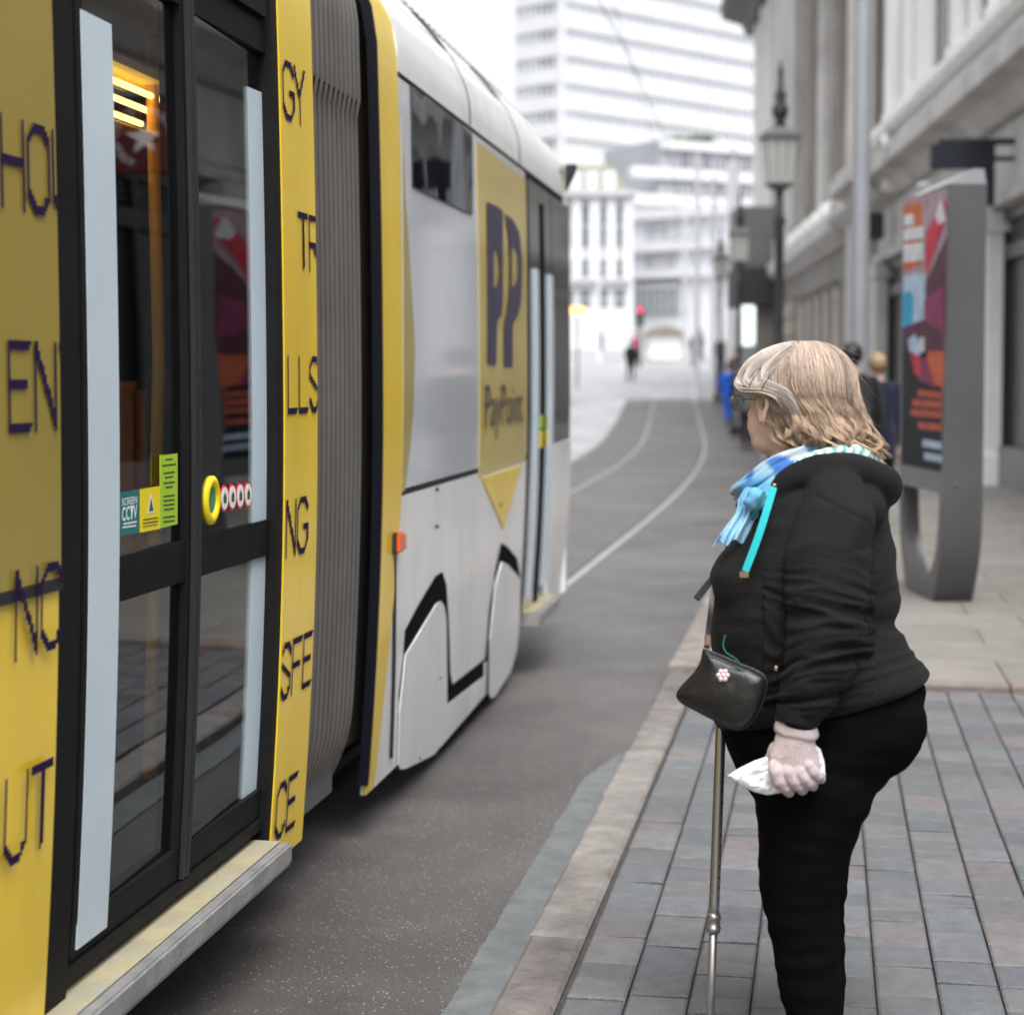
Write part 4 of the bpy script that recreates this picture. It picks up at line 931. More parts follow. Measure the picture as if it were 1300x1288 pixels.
mb=MB(); mb.tube([b,b+ZV*9],0.07,8); mb.build('post',M_wp,bn)
# overhead wires following the track
def wire(name,label,pts,rad=0.008):
    mb=MB(); mb.tube(pts,rad,6); o=mb.build(name,M_iron,None,smooth=True); tag(o,label,'wire'); return o
wire('contact_wire','thin tram contact wire hanging above the nearer track',[Vector((-2.6+bend(y),y,5.9+rise(y))) for y in frange(14,110,4)])
wire('span_wire','thin sagging wire crossing high over the street',[at(778,0,60)+ (at(850,250,110)-at(778,0,60))*k for k in (0,.25,.5,.75,1)],0.014)

# ================================================================= FAR BUILDINGS
def vm(c,n,v=0.05): return mat(n,c,0.6,var=v,vscale=0.3)
M_tw=vm((0.60,0.61,0.63,1),'tower_white'); M_tg=mat('tower_glazing',(0.50,0.53,0.56,1),0.25,var=0.1,vscale=0.4); M_td=mat('tower_dark_glazing',(0.20,0.21,0.23,1),0.3,var=0.3,vscale=0.6)  # tower glazing paled: distance haze is put into its colour
def fac2(pa,Za,pb,Zb):
    a=at(pa,480,Za); b=at(pb,480,Zb); return Fac(a,b-a,-FWDH),(Vector((b.x-a.x,b.y-a.y,0))).length
tw=thing('office_tower','tall white office tower of banded floors closing the end of the street','building',tuple(at(800,480,225).xy)+(6,))
F1,L1=fac2(712,214,957,238); F2,L2=fac2(655,219,712,214)
def banded(F,L,z0,z1,fl,par,cols,mg,frac=0.5,off=0.0,name='window_band'):
    mb=MB(); F.box(mb,0,L,z0,z1,-0.9,-0.3); mb.build('core',mg,par)
    mbw=MB(); z=z0+off
    while z<z1:
        F.box(mbw,-0.1,L+0.1,z,min(z+fl*(1-frac),z1),-0.6,0.1)
        mbm=MB(); w=L/cols
        z+=fl
    for i in range(cols+1): F.box(mbw,L*i/cols-0.12,L*i/cols+0.12,z0,z1,-0.4,0.0)
    mbw.build('spandrels',M_tw,par)
# band levels in the photograph: every 33 px
banded(F1,L1,4,62,3.2,tw,30,M_tg,0.42,0.6)
banded(F2,L2,4,62,3.2,tw,8,M_tg,0.45,0.6)
cn=[at(655,480,219.6),at(712,480,214.8),at(955,480,238.8),at(957,480,262),at(655,480,262)]
mb=MB(); mb.loft([[Vector((p.x,p.y,z)) for p in cn] for z in (3.9,61.9)]); mb.build('tower_core',M_tg,tw)
z=4.6+3.2*0.55
k=0
while z<60:
    for (a,b) in ((0.55,0.98),):
        mb=MB(); F2.box(mb,L2*a,L2*b,z,z+1.35,-0.28,-0.1); mb.build('window',M_td,tw)
        mb=MB(); F2.box(mb,L2*0.05,L2*0.42,z+0.2,z+1.1,-0.28,-0.12); mb.build('window',vm((0.42,0.44,0.46,1),'pale_glass'),tw)
    z+=3.2; k+=1
# banded lower block in front
mbk=thing('banded_block','grey and white banded office block with roof planting in front of the tower','building',tuple(at(870,480,165).xy)+(5,))
F3,L3=fac2(765,160,965,168)
def lev(F,y,x): return F.px(x,y)[1]
M_bg=vm((0.34,0.35,0.38,1),'band_grey',0.12)
mb=MB(); F3.box(mb,6,L3,3,lev(F3,178,860),-10,-0.3); mb.build('core',M_bg,mbk)
mb=MB()
for ya,yb in ((190,178),(228,214),(262,248)): F3.box(mb,(6 if yb<200 else 3),L3,lev(F3,ya,860),lev(F3,yb,860),-0.6,0.15)
F3.box(mb,2,L3,3,lev(F3,262,860),-5,-0.2); mb.build('spandrels',M_tw,mbk)
for i in range(14):
    for ya,yb in ((213,191),(247,229)):
        mb=MB(); t=8+i*(L3-9)/14; F3.box(mb,t,t+(L3-9)/14-0.25,lev(F3,ya,860)+0.1,lev(F3,yb,860)-0.1,-0.31,-0.1); mb.build('window',M_bg if (i*3+int(ya))%4 else M_td,mbk)
# roof planting
def leafball(mb,c,r,n,size,sq=1.0):
    for _ in range(n):
        d=Vector((random.gauss(0,1),random.gauss(0,1),random.gauss(0,1)))
        if d.length<1e-3: continue
        d=d.normalized()*(random.random()**0.4)*r; d.z*=sq; p=c+d
        a=Vector((random.gauss(0,1),random.gauss(0,1),random.gauss(0,1))).normalized(); b=a.cross(ZV)
        if b.length<1e-3: continue
        b.normalize(); k=size*random.uniform(0.6,1.4)
        mb.add([p-a*k-b*k*0.5,p+a*k-b*k*0.5,p+a*k+b*k*0.5,p-a*k+b*k*0.5],[(0,1,2,3)])
M_leaf=mat('leaf_green',(0.16,0.19,0.11,1),0.7,var=0.5,vscale=2); M_leafy=mat('leaf_olive',(0.42,0.44,0.30,1),0.7,var=0.4,vscale=1.5); M_bark=mat('bark',(0.06,0.05,0.04,1),0.9,var=0.3,vscale=8)
mb=MB()
for k in range(9): leafball(mb,at(853+k*6,177,166),0.8,70,0.16,0.4)
tag(mb.build('roof_shrubs',M_leaf,None,fix=False),'low green shrubs along the roof edge of the banded block','shrubs',kind='stuff')
# white classical building
wb=thing('white_classical_building','white three-storey classical building with tall windows at the far left of the street','building',tuple(at(760,480,112).xy)+(3,))
F4,L4=fac2(700,112,800,112)
mb=MB(); F4.box(mb,-6,L4,1,lev(F4,250,760),-10,-0.25); mb.build('wall',M_tw,wb)
mb=MB(); F4.mould(mb,-6,L4+0.3,[(-0.3,lev(F4,252,760)),(0.5,lev(F4,249,760)),(0.5,lev(F4,243,760)),(-0.3,lev(F4,241,760))]); F4.mould(mb,-6,L4,[(-0.3,lev(F4,360,760)),(0.25,lev(F4,359,760)),(0.25,lev(F4,355,760)),(-0.3,lev(F4,354,760))]); mb.build('cornice',vm((0.45,0.45,0.47,1),'cornice_grey'),wb)
M_wg=mat('far_window',(0.13,0.17,0.18,1),0.25,var=0.3,vscale=1)
for x in (722,743,765,787):
    for ya,yb in ((315,258),(352,328),(392,366)):
        t,_=F4.px(x,300); window(wb,F4,t-0.42,t+0.42,lev(F4,ya,760),lev(F4,yb,760),-0.22,M_tw,M_wg,(1,2),0.08)
for x in (712,732,754,776,797):
    t,_=F4.px(x,300); mb=MB(); F4.box(mb,t-0.32,t+0.32,lev(F4,354,760),lev(F4,252,760),-0.3,0.12); mb.build('pilaster',M_tw,wb)
# awning and shopfront clutter at its foot
mb=MB(); F4.box(mb,-6,L4,1.5,lev(F4,402,760),-0.28,0.1); mb.build('shopfront',vm((0.55,0.57,0.60,1),'shop_pale',0.2),wb)
# tree behind it
def tree(base,h,cr,label,crown_pts,m,nleaf=900):
    r=thing('tree',label,'tree',base); b=Vector(base); mb=MB(); mb.tube([b,b+ZV*h*0.4,b+ZV*h*0.75+RIGHT*0.2],[0.22,0.16,0.07],8)
    for k in range(5): a=k*1.3; mb.tube([b+ZV*h*(0.4+0.06*k),b+ZV*h*(0.65+0.06*k)+RIGHT*(cr*0.6*math.cos(a))+FWDH*(cr*0.6*math.sin(a))],[0.08,0.03],6)
    mb.build('trunk',M_bark,r,smooth=True)
    mb=MB()
    for (dx,dz,rr_) in crown_pts: leafball(mb,b+RIGHT*dx+ZV*dz+FWDH*random.uniform(-1,1),rr_,nleaf,0.14,0.85)
    mb.build('crown',m,r,fix=False)
mb=MB(); t1_=F4.px(797,240)[0]; zr=lev(F4,241,760); zt_=lev(F4,207,760)
mb.loft([[F4.P(-5.5,zr,-0.3),F4.P(t1_,zr,-0.3),F4.P(t1_,zr,-9),F4.P(-5.5,zr,-9)],[F4.P(-5.5,zt_,-1.3),F4.P(t1_-0.9,zt_,-1.3),F4.P(t1_-0.9,zt_,-8),F4.P(-5.5,zt_,-8)]])
mb.build('mansard_roof',vm((0.15,0.165,0.10,1),'lichen_slate',0.25),wb)
for x in (731,752,774): 
    t,_=F4.px(x,230); mb=MB(); F4.box(mb,t-0.4,t+0.4,zr+0.1,zr+1.2,-1.0,-0.35); mb.build('dormer',M_tw,wb)
# mid shops building
sb_=thing('arcade_building','pale four-storey building with dark glazed shopfront at the end of the street','building',tuple(at(860,480,118).xy)+(3,))
F5,L5=fac2(800,118,962,112)
mb=MB(); F5.box(mb,0,L5,1,lev(F5,268,860),-9,-0.3); mb.build('wall',vm((0.66,0.67,0.70,1),'pale_render'),sb_)
mb=MB()
for ya,yb in ((276,264),(318,306),(352,343)): F5.box(mb,0,L5,lev(F5,ya,860),lev(F5,yb,860),-0.4,0.2)
mb.build('string_course',M_tw,sb_)
for (x0,x1,ya,yb,mm) in ((816,832,302,282,M_bg),(834,846,302,284,M_bg),(848,862,302,284,vm((0.5,0.52,0.55,1),'pale_pane')),(864,890,302,284,vm((0.55,0.57,0.6,1),'pale_pane')),(815,830,340,320,M_bg),(831,841,341,320,vm((0.4,0.41,0.43,1),'mid_pane')),(843,857,340,320,M_bg),(877,888,336,320,M_bg),(880,887,392,355,M_wg),(898,906,340,286,M_bg),(907,914,400,350,M_bg),(866,874,395,352,vm((0.6,0.62,0.66,1),'pale_pane'))):
    a=F5.px(x0,300)[0]; b=F5.px(x1,300)[0]; window(sb_,F5,a,b,lev(F5,ya,860),lev(F5,yb,860),-0.22,M_tw,mm,(2,1),0.07)
a=F5.px(808,300)[0]; b=F5.px(861,300)[0]
mb=MB(); F5.box(mb,a,b,lev(F5,397,860),lev(F5,354,860),-0.25,-0.1); gsh=mb.build('shopfront',mat('teal_shopfront',(0.10,0.13,0.15,1),0.3,var=0.5,vscale=1.2),sb_)
mb=MB()
for k in range(7): t=a+(b-a)*k/6; F5.box(mb,t-0.09,t+0.09,lev(F5,397,860),lev(F5,354,860),-0.2,0.05)
F5.box(mb,a,b,lev(F5,365,860),lev(F5,361,860),-0.2,0.04); mb.build('shopfront_frame',vm((0.45,0.46,0.48,1),'frame_grey'),gsh)
# dark canopy block on the right in front of the arcade
cb=thing('dark_canopy','charcoal shop canopy and hoarding behind the second lamp post','canopy',tuple(at(960,480,62).xy)+(0.8,))
def quadbox(pa,pb,ya,yb,Z,dep,m,name,par):
    p=at(pa,ya,Z); q=at(pb,yb,Z); mb=MB(); c=(p+q)/2+FWDH*dep/2; mb.box(c,abs((q-p).dot(RIGHT))/2,dep/2,abs(q.z-p.z)/2,(RIGHT,FWDH,ZV)); return mb.build(name,m,par,bevel=0.03)
quadbox(936,990,262,340,60,2.2,mat('canopy_grey',(0.16,0.16,0.16,1),0.7,var=0.15,vscale=0.8),'canopy_panel',cb)
quadbox(935,991,340,388,59.6,2.6,mat('canopy_black',(0.035,0.035,0.035,1),0.7,var=0.2),'canopy_underside',cb)
quadbox(961,990,388,470,60.5,1.5,M_stoned,'rear_wall',cb)
ab=thing('lit_advert','bright white backlit advert panel beside the far lamp post','advert',tuple(at(948,480,52).xy)+(rise(52)+0.1,))
quadbox(938,958.5,388,438,52,0.25,mat('backlit_white',(0.9,0.95,0.95,1),0.4,emis=(0.85,1,0.97,1),estr=0.6),'screen',ab)
quadbox(936.5,960,439,462,52,0.22,M_gp,'plinth',ab)
# market stall far up the street
vz=96; vb=at(843,441,vz); vb.z=rise(vb.y)
van=thing('market_stall','low market stall with white counter and brown rounded canopy in the far square','stall',(vb.x,vb.y,vb.z))
mb=MB(); mb.box(vb+ZV*0.42,0.93,0.5,0.40,(RIGHT,FWDH,ZV)); mb.build('counter',mat('counter_white',(0.72,0.72,0.72,1),0.5),van,bevel=0.05)
mb=MB(); mb.loft([[vb+RIGHT*(1.1*math.cos(PI*k/10))+FWDH*f+ZV*(1.25+0.62*math.sin(PI*k/10)) for k in range(11)] for f in (-0.7,0.7)]); mb.build('canopy',mat('canopy_brown',(0.22,0.19,0.17,1),0.8,var=0.2),van)
for o in (-0.95,0.95):
    for f in (-0.5,0.5): mb=MB(); mb.tube([vb+RIGHT*o+FWDH*f,vb+RIGHT*o+FWDH*f+ZV*1.3],0.03,6); mb.build('post',M_gp,van)
def signal(px,py,Z,label,col,grp=None):
    b=at(px,480,Z); z0=rise(b.y); zt_=at(px,py,Z).z
    r=thing('traffic_signal',label,'traffic light',(b.x,b.y,z0),grp); b=Vector((b.x,b.y,z0))
    mb=MB(); mb.tube([b,Vector((b.x,b.y,zt_+0.3))],0.06,8); mb.build('post',M_iron,r)
    c=Vector((b.x,b.y,zt_))-FWDH*0.12; mb=MB(); mb.box(c-ZV*0.3,0.16,0.1,0.5,(RIGHT,FWDH,ZV)); h=mb.build('head',M_iron,r,bevel=0.03)
    mb=MB(); mb.sphere(c-FWDH*0.1,(0.13,0.05,0.13),14,8,(RIGHT,FWDH,ZV)); mb.build('lens',col,h,smooth=True)
signal(812,394,88,'far traffic signal showing red in front of the dark shopfront',mat('red_light',(1,0.05,0.1,1),0.4,emis=(1,0.05,0.16,1),estr=0.45))
ob_=thing('lit_amber_sign','amber lit sign beside the end of the tram','sign',tuple(at(733,480,70).xy)+(rise(70),))
b=at(733,394,70); mb=MB(); mb.box(b,0.30,0.06,0.15,(RIGHT,FWDH,ZV)); mb.build('lamp_panel',mat('amber_light',(1,0.6,0.2,1),0.4,emis=(1,0.55,0.16,1),estr=0.9),ob_,bevel=0.06)
mb=MB(); mb.tube([Vector((b.x,b.y,rise(b.y))),Vector((b.x,b.y,b.z-0.14))],0.04,8); mb.build('post',M_iron,ob_)
# low wall / raised kerb of the square
mb=MB(); a=at(700,440,100); c=at(830,470,88)
for (xa,ya,xb,yb,Z1,Z2) in ((722,430,800,438,99,95),):
    p=at(xa,ya,Z1); q=at(xb,yb,Z2); mb.add([Vector((p.x,p.y,rise(p.y)-0.1)),Vector((q.x,q.y,rise(q.y)-0.1)),Vector((q.x,q.y,rise(q.y)+0.6)),Vector((p.x,p.y,rise(p.y)+0.6)),Vector((p.x,p.y+0.5,rise(p.y)-0.1)),Vector((q.x,q.y+0.5,rise(q.y)-0.1)),Vector((q.x,q.y+0.5,rise(q.y)+0.6)),Vector((p.x,p.y+0.5,rise(p.y)+0.6))],[(0,1,2,3),(4,7,6,5),(3,2,6,7),(0,4,5,1),(1,5,6,2),(0,3,7,4)])
o=mb.build('low_wall',M_tw,None); tag(o,'low pale wall along the far square behind the tram nose','wall')
# opposite side of the street: closes the view through the tram and its reflections
ob=thing('brick_terrace','plain grey terrace on the far side of the tracks, behind the tram','building',(-18,15,0))
FO=Fac(Vector((-17,0,0)),Vector((0,1,0)),Vector((1,0,0)))
mb=MB(); FO.box(mb,-15,46,0,7.5,-8,-0.2); mb.build('wall',M_stoned,ob)
k=-14
while k<44:
    window(ob,FO,k,k+2.2,0.8,3.2,-0.15,M_bkf,M_wind,(2,1)); window(ob,FO,k+0.2,k+1.6,4.8,7.0,-0.15,M_stonew,M_win,(1,2)); k+=3.6
# ================================================================= PEOPLE
def chain(mb, pts, n=14):
    """pts: (Vector, ra[, rb]) -> closed tapered tube with rounded ends"""
    P=[Vector(p[0]) for p in pts]; R=[p[1] if len(p)==2 else (p[1],p[2]) for p in pts]
    d0=(P[0]-P[1]).normalized(); d1=(P[-1]-P[-2]).normalized()
    r0=R[0] if not isinstance(R[0],tuple) else min(R[0]); r1=R[-1] if not isinstance(R[-1],tuple) else min(R[-1])
    sc=lambda r,k:(r*k if not isinstance(r,tuple) else (r[0]*k,r[1]*k))
    P=[P[0]+d0*r0*0.8,P[0]+d0*r0*0.55]+P+[P[-1]+d1*r1*0.55,P[-1]+d1*r1*0.8]; R=[sc(R[0],0.35),sc(R[0],0.8)]+R+[sc(R[-1],0.8),sc(R[-1],0.35)]
    mb.tube(P,R,n)
def displace(me,fn):
    nn=[v.normal.copy() for v in me.vertices]; pp=[v.co.copy() for v in me.vertices]
    flat=[]
    for p,n in zip(pp,nn): flat.extend(p+n*fn(p))
    me.vertices.foreach_set('co',flat); me.update()
M_skin=mat('skin',(0.80,0.55,0.46,1),0.5,var=0.08,vscale=30); M_skin.node_tree.nodes['Principled BSDF'].inputs['Subsurface Weight'].default_value=0.15
M_skin.node_tree.nodes['Principled BSDF'].inputs['Subsurface Radius'].default_value=(0.02,0.008,0.004)
def cloth(n,c,b=0.4,bs=300,r=0.9,sh=0.15): return mat(n,c,r,spec=0.2,var=0.12,vscale=12,bump=b,bscale=bs,sheen=sh)
def head_rings(place, s=1.0, n=28, open_=False):
    """rings of a head: place(right, forward, up) -> world"""
    T=[(-0.118,0.052,-0.005,0.026),(-0.108,0.082,0.02,0.042),(-0.09,0.092,0.045,0.053),(-0.07,0.093,0.06,0.060),(-0.045,0.094,0.078,0.066),(-0.02,0.090,0.090,0.071),(0.0,0.087,0.098,0.074),(0.02,0.094,0.102,0.076),(0.045,0.095,0.103,0.077),(0.07,0.086,0.096,0.072),(0.09,0.066,0.078,0.058),(0.105,0.038,0.05,0.038),(0.113,0.012,0.018,0.015)]
    fine=[tuple(t) for t in spline(T,3)]; rings=[]
    for z,f,b,wd in fine:
        r=[]
        for k in range(n):
            a=2*PI*k/n; c,sn=math.cos(a),math.sin(a); y=c*(f if c>0 else b); x=sn*wd
            if c>0:  # face
                if c>0.9: y+=0.024*math.exp(-((z+0.032)/0.016)**2)*((c-0.9)/0.1)+0.010*math.exp(-((z+0.010)/0.02)**2)*((c-0.9)/0.1)   # nose
                y+=0.006*math.exp(-((z+0.068)/0.010)**2)*max(0,(c-0.8)/0.2)                        # lips
                y-=0.010*math.exp(-((z-0.002)/0.013)**2)*math.exp(-((abs(sn)-0.42)/0.2)**2)          # eye sockets
                y+=0.004*math.exp(-((z-0.024)/0.010)**2)
            r.append(place(x*s,y*s,z*s))
        rings.append(r)
    return rings
def person(px,pyf,Z,H,yaw,cols,label,group,vox=0.02,stride=0.16,far=False):
    """a standing or walking figure; yaw 0 faces away from the camera"""
    b=at(px,pyf,Z); z0=rise(b.y)+(0.085 if b.x-bend(b.y)>KX else 0.0); base=Vector((b.x,b.y,z0)); k=H/1.72
    ang=yaw; fw=FWDH*math.cos(ang)+RIGHT*math.sin(ang); rt=RIGHT*math.cos(ang)-FWDH*math.sin(ang)
    W=lambda x,y,z: base+rt*(x*k)+fw*(y*k)+ZV*(z*k)
    def legs(e,mb,z1=0.05):
        for s in(-1,1): chain(mb,[(W(s*0.09,0,0.90),0.095*k+e),(W(s*0.095,s*stride*0.25,0.70),0.082*k+e),(W(s*0.095,s*stride*0.5+0.02,0.48),0.060*k+e),(W(s*0.09,s*stride*0.75,0.28),0.052*k+e),(W(s*0.09,s*stride,z1+0.04),0.038*k+e)],12)
    def torso(e,mb,lo=0.86,top=1.42):
        rings=[]
        for z,a,c in ((lo,0.165,0.115),(0.95,0.17,0.12),(1.08,0.15,0.11),(1.22,0.165,0.12),(1.34,0.185,0.115),(1.42,0.16,0.10),(1.46,0.09,0.07)):
            if z<lo-0.001: continue
            rings.append([W((a+e)*math.cos(2*PI*q/18),(c+e)*math.sin(2*PI*q/18),z) for q in range(18)])
        mb.loft(rings)
    def arms(e,mb,hand=True):
        for s in(-1,1):
            chain(mb,[(W(s*0.185,0,1.385),0.055*k+e),(W(s*0.225,-0.01,1.24),0.045*k+e),(W(s*0.24,-0.02,1.10),0.040*k+e),(W(s*0.235,0.05-s*0.04,0.96),0.033*k+e),(W(s*0.225,0.10-s*0.06,0.86),0.026*k+e)],10)
            if hand:
                chain(mb,[(W(s*0.225,0.10-s*0.06,0.85),0.022*k,0.03*k),(W(s*0.222,0.115-s*0.06,0.80),0.018*k,0.036*k),(W(s*0.218,0.12-s*0.06,0.745),0.012*k,0.028*k)],8)
    hc=W(0,0.015,1.60)
    place=lambda x,y,z: hc+rt*(x*k)+fw*(y*k)+ZV*(z*k)
    mb=MB(); legs(0,mb); torso(-0.01,mb); arms(-0.004,mb); chain(mb,[(W(0,-0.01,1.40),0.06*k),(W(0,0.0,1.53),0.052*k)]); mb.loft(head_rings(place,1.0,20))
    for s in(-1,1): mb.loft([[W(s*0.09+a*math.cos(2*PI*q/10),s*stride+y+0.0*a,0.035+h*math.sin(2*PI*q/10)) for q in range(10)] for a,y,h in ((0.02,-0.08,0.02),(0.04,-0.05,0.035),(0.045,0.06,0.035),(0.04,0.13,0.025),(0.02,0.165,0.015))])
    me=remesh(mb.mesh(),vox*0.6,2); o=link('person',me,cols['skin'],None,True); rebase(o,base); tag(o,label,'person',group)
    mb=MB(); legs(0.012,mb); tr=link('trousers',remesh(mb.mesh(),vox,2),cols['leg'],o,True)
    mb=MB(); torso(0.022,mb,cols.get('lo',0.80)); arms(0.014,mb,False); mb2=link('coat',remesh(mb.mesh(),vox,2),cols['coat'],o,True)
    mb=MB(); hr=cols.get('hair_len',0.0)
    mb.sphere(hc+fw*(-0.018*k)+ZV*(0.025*k),(0.092*k,0.112*k,0.108*k),18,12,(rt,fw,ZV))
    if hr: mb.sphere(hc+fw*(-0.04*k)-ZV*(0.03*k),(0.098*k,0.085*k,0.12*k),18,12,(rt,fw,ZV))
    hair=mb.mesh(); 
    for v in hair.vertices:
        q=v.co-hc; 
        if q.dot(fw)>0.045*k and q.z<0.05*k: v.co=v.co-fw*(q.dot(fw)-0.045*k)
        v.co+=Vector([noise.noise(v.co*40+Vector((i*9,0,0)))*0.005 for i in range(3)])
    link('hair',hair,cols['hair'],o,True)
    mb=MB()
    for s in(-1,1): mb.loft([[W(s*0.09+(a+0.006)*math.cos(2*PI*q/12),s*stride+y,0.036+(h+0.006)*math.sin(2*PI*q/12)) for q in range(12)] for a,y,h in ((0.02,-0.09,0.02),(0.042,-0.05,0.036),(0.047,0.06,0.036),(0.042,0.135,0.028),(0.02,0.172,0.015))])
    mb.build('shoes',cols['shoe'],o,smooth=True)
    return o
Mk=cloth('black_coat_cloth',(0.010,0.010,0.012,1)); Mn=cloth('navy_coat_cloth',(0.012,0.016,0.04,1)); Mnj=cloth('denim',(0.03,0.05,0.12,1)); Mb_=cloth('bright_blue_cloth',(0.01,0.10,0.50,1)); Mp_=cloth('magenta_cloth',(0.45,0.04,0.18,1)); Mgc=cloth('grey_cloth',(0.10,0.10,0.11,1)); Mbr=cloth('brown_cloth',(0.14,0.09,0.07,1)); Mdg=cloth('dark_teal_cloth',(0.02,0.05,0.055,1))
Hk=mat('black_hair',(0.008,0.007,0.007,1),0.5); Hb=mat('ash_blond_hair',(0.32,0.21,0.12,1),0.55,var=0.3,vscale=60); Hg=mat('grey_hair',(0.3,0.29,0.28,1),0.6,var=0.2,vscale=50); Ms=mat('shoe_black',(0.015,0.015,0.015,1),0.5)
cs=lambda c,l,h,**k: dict(skin=M_skin,coat=c,leg=l,hair=h,shoe=Ms,**k)
person(1112,682,17.3,1.70,0.05,cs(Mn,Mk,Hb,lo=0.72),'person with short ash blond hair in a navy coat walking away beside the poster stand',None,0.018)
person(1079,690,16.2,1.78,-0.05,cs(Mk,Mk,Hk,lo=0.72),'black-haired person in a black coat, half hidden behind the blond woman\'s head',None,0.018)
gp='passers-by up the street'
person(925,500,50,1.68,-0.2,cs(Mb_,Mb_,Hk),'person in bright blue clothes on the pavement left of the lit advert',gp,0.03)
person(941,520,46,1.76,0.1,cs(Mk,Mgc,Hk,lo=0.66),'person in a long black coat walking under the second lamp post',gp,0.03)
person(934,490,60,1.78,2.9,cs(Mbr,Mk,Hk),'person in a brown jacket walking towards us near the dark canopy',gp,0.03)
person(949,520,38,1.70,0.0,cs(Mgc,Mk,Hg),'person in a grey jacket at the pavement edge, just left of the woman\'s face',gp,0.03)
person(801,452,76,1.70,0.3,cs(Mk,Mk,Hk),'person in black crossing the pale lane in mid street',gp,0.03)
person(807,440,92,1.66,1.5,cs(Mp_,Mk,Hb),'person in a magenta top beyond the one crossing the lane',gp,0.03)
person(882,446,88,1.74,0.4,cs(Mdg,Mk,Hk),'person in dark teal standing right of the far market stall',gp,0.03)
person(890,448,96,1.70,2.0,cs(Mgc,Mgc,Hk),'person in grey clothes just right of the teal-clad one',gp,0.03)
person(763,438,98,1.72,1.2,cs(Mk,Mk,Hk),'person in dark clothes at the foot of the white classical building',gp,0.03)
person(915,452,78,1.75,0.2,cs(Mgc,Mk,Hk),'person in a dark grey coat beside the farthest lamp post',gp,0.03)

# ================================================================= THE WOMAN
Z0=3.95; PXM=F/Z0
def Q(x,y,w=0.0): return at(x,y,Z0+w)
psi=math.radians(14)
def ell(py,xl,xr,bw,yaw=psi,n=40,wc=0.0,shear=0.0,ex=2.2,cw=0.0):
    cx=(xl+xr)/2; E=(xr-xl)/2/PXM; a=math.sqrt(max(1e-6,E*E-(bw*math.sin(yaw))**2))/math.cos(yaw)
    c=Q(cx,py,wc)-FWDH*0; out=[]
    for k in range(n):
        q=2*PI*k/n; f=a*math.copysign(abs(math.cos(q))**(2/ex),math.cos(q)); l=bw*math.copysign(abs(math.sin(q))**(2/ex),math.sin(q))
        u=-f*math.cos(yaw)-l*math.sin(yaw); w=f*math.sin(yaw)-l*math.cos(yaw)
        out.append(c+RIGHT*u+FWDH*w-ZV*(shear*f/a/PXM))
    return out
feet=Q(1030,1371); base=Vector((feet.x,feet.y,0.052))
# ---- head frame
hpsi=math.radians(50); HC=Q(1003,509,0.0)
hf=(-RIGHT)*math.cos(hpsi)+FWDH*math.sin(hpsi); hl=(-RIGHT)*math.sin(hpsi)-FWDH*math.cos(hpsi); hu=(ZV-hf*0.05).normalized()
Hp=lambda r,f,u: HC-hl*r+hf*f+hu*u
def arm_pts(e=0.0):
    return [(Q(1062,632,-0.15),0.070+e),(Q(1062,668,-0.20),0.083+e),(Q(1052,712,-0.235),0.088+e),(Q(1049,760,-0.26),0.083+e),(Q(1050,806,-0.275),0.076+e),(Q(1040,845,-0.28),0.068+e),(Q(1024,882,-0.285),0.058+e),(Q(1012,912,-0.285),0.046+e)]
def far_arm(e=0.0):
    return [(Q(1040,640,0.15),0.070+e),(Q(1030,690,0.22),0.080+e),(Q(1022,745,0.25),0.074+e),(Q(1000,792,0.25),0.064+e),(Q(972,818,0.20),0.054+e),(Q(950,832,0.14),0.044+e)]
TR=[(872,906,1172,0.232),(900,908,1170,0.235),(925,914,1163,0.235),(950,925,1150,0.23),(975,938,1134,0.225),(1000,950,1112,0.21)]
def legpts(side,e=0.0):
    if side<0: L=[(960,1050,0.125),(1005,1030,0.128),(1050,1024,0.108),(1100,1018,0.094),(1150,1017,0.083),(1200,1024,0.074),(1260,1030,0.066),(1310,1036,0.054),(1345,1040,0.046)]; w=-0.115
    else: L=[(960,1048,0.125),(1005,1030,0.122),(1050,1026,0.104),(1100,1026,0.090),(1150,1029,0.078),(1200,1035,0.070),(1260,1038,0.064),(1310,1036,0.052),(1345,1034,0.045)]; w=0.115
    return [(Q(x,y,w*(1 if y>1000 else 0.8)),r+e) for y,x,r in L]
mb=MB()
mb.loft([ell(y,xl+14,xr-14,b-0.025,n=28) for y,xl,xr,b in ((620,985,1105,0.15),(650,962,1112,0.20),(700,935,1120,0.21),(760,915,1125,0.22),(820,915,1128,0.23),(870,918,1155,0.22),(930,925,1150,0.22),(985,950,1115,0.21))])
chain(mb,[(Q(1040,625,0),0.10,0.15),(Q(1025,600,0),0.07,0.08),(Q(1014,560,0),0.062),(Q(1008,530,0),0.06)],20)
# fuller cheeks and jaw
mb.loft(head_rings(Hp,1.02,36))
mb.sphere(Hp(0,0.035,-0.088),(0.058,0.055,0.036),16,10,(hl,hf,hu))
for s in(-1,1):
    mb.sphere(Hp(s*0.033,0.056,-0.050),(0.032,0.027,0.042),12,8,(hl,hf,hu))
chain(mb,arm_pts(-0.02)); chain(mb,far_arm(-0.018)); 
for s in(-1,1):
    chain(mb,legpts(s,-0.012)); f0=Q(1040 if s<0 else 1034,1356,s*0.115)
    chain(mb,[(f0+RIGHT*0.03,0.036),(f0-RIGHT*0.07-ZV*0.012,0.034,0.042),(f0-RIGHT*0.16-ZV*0.022,0.024,0.045)])
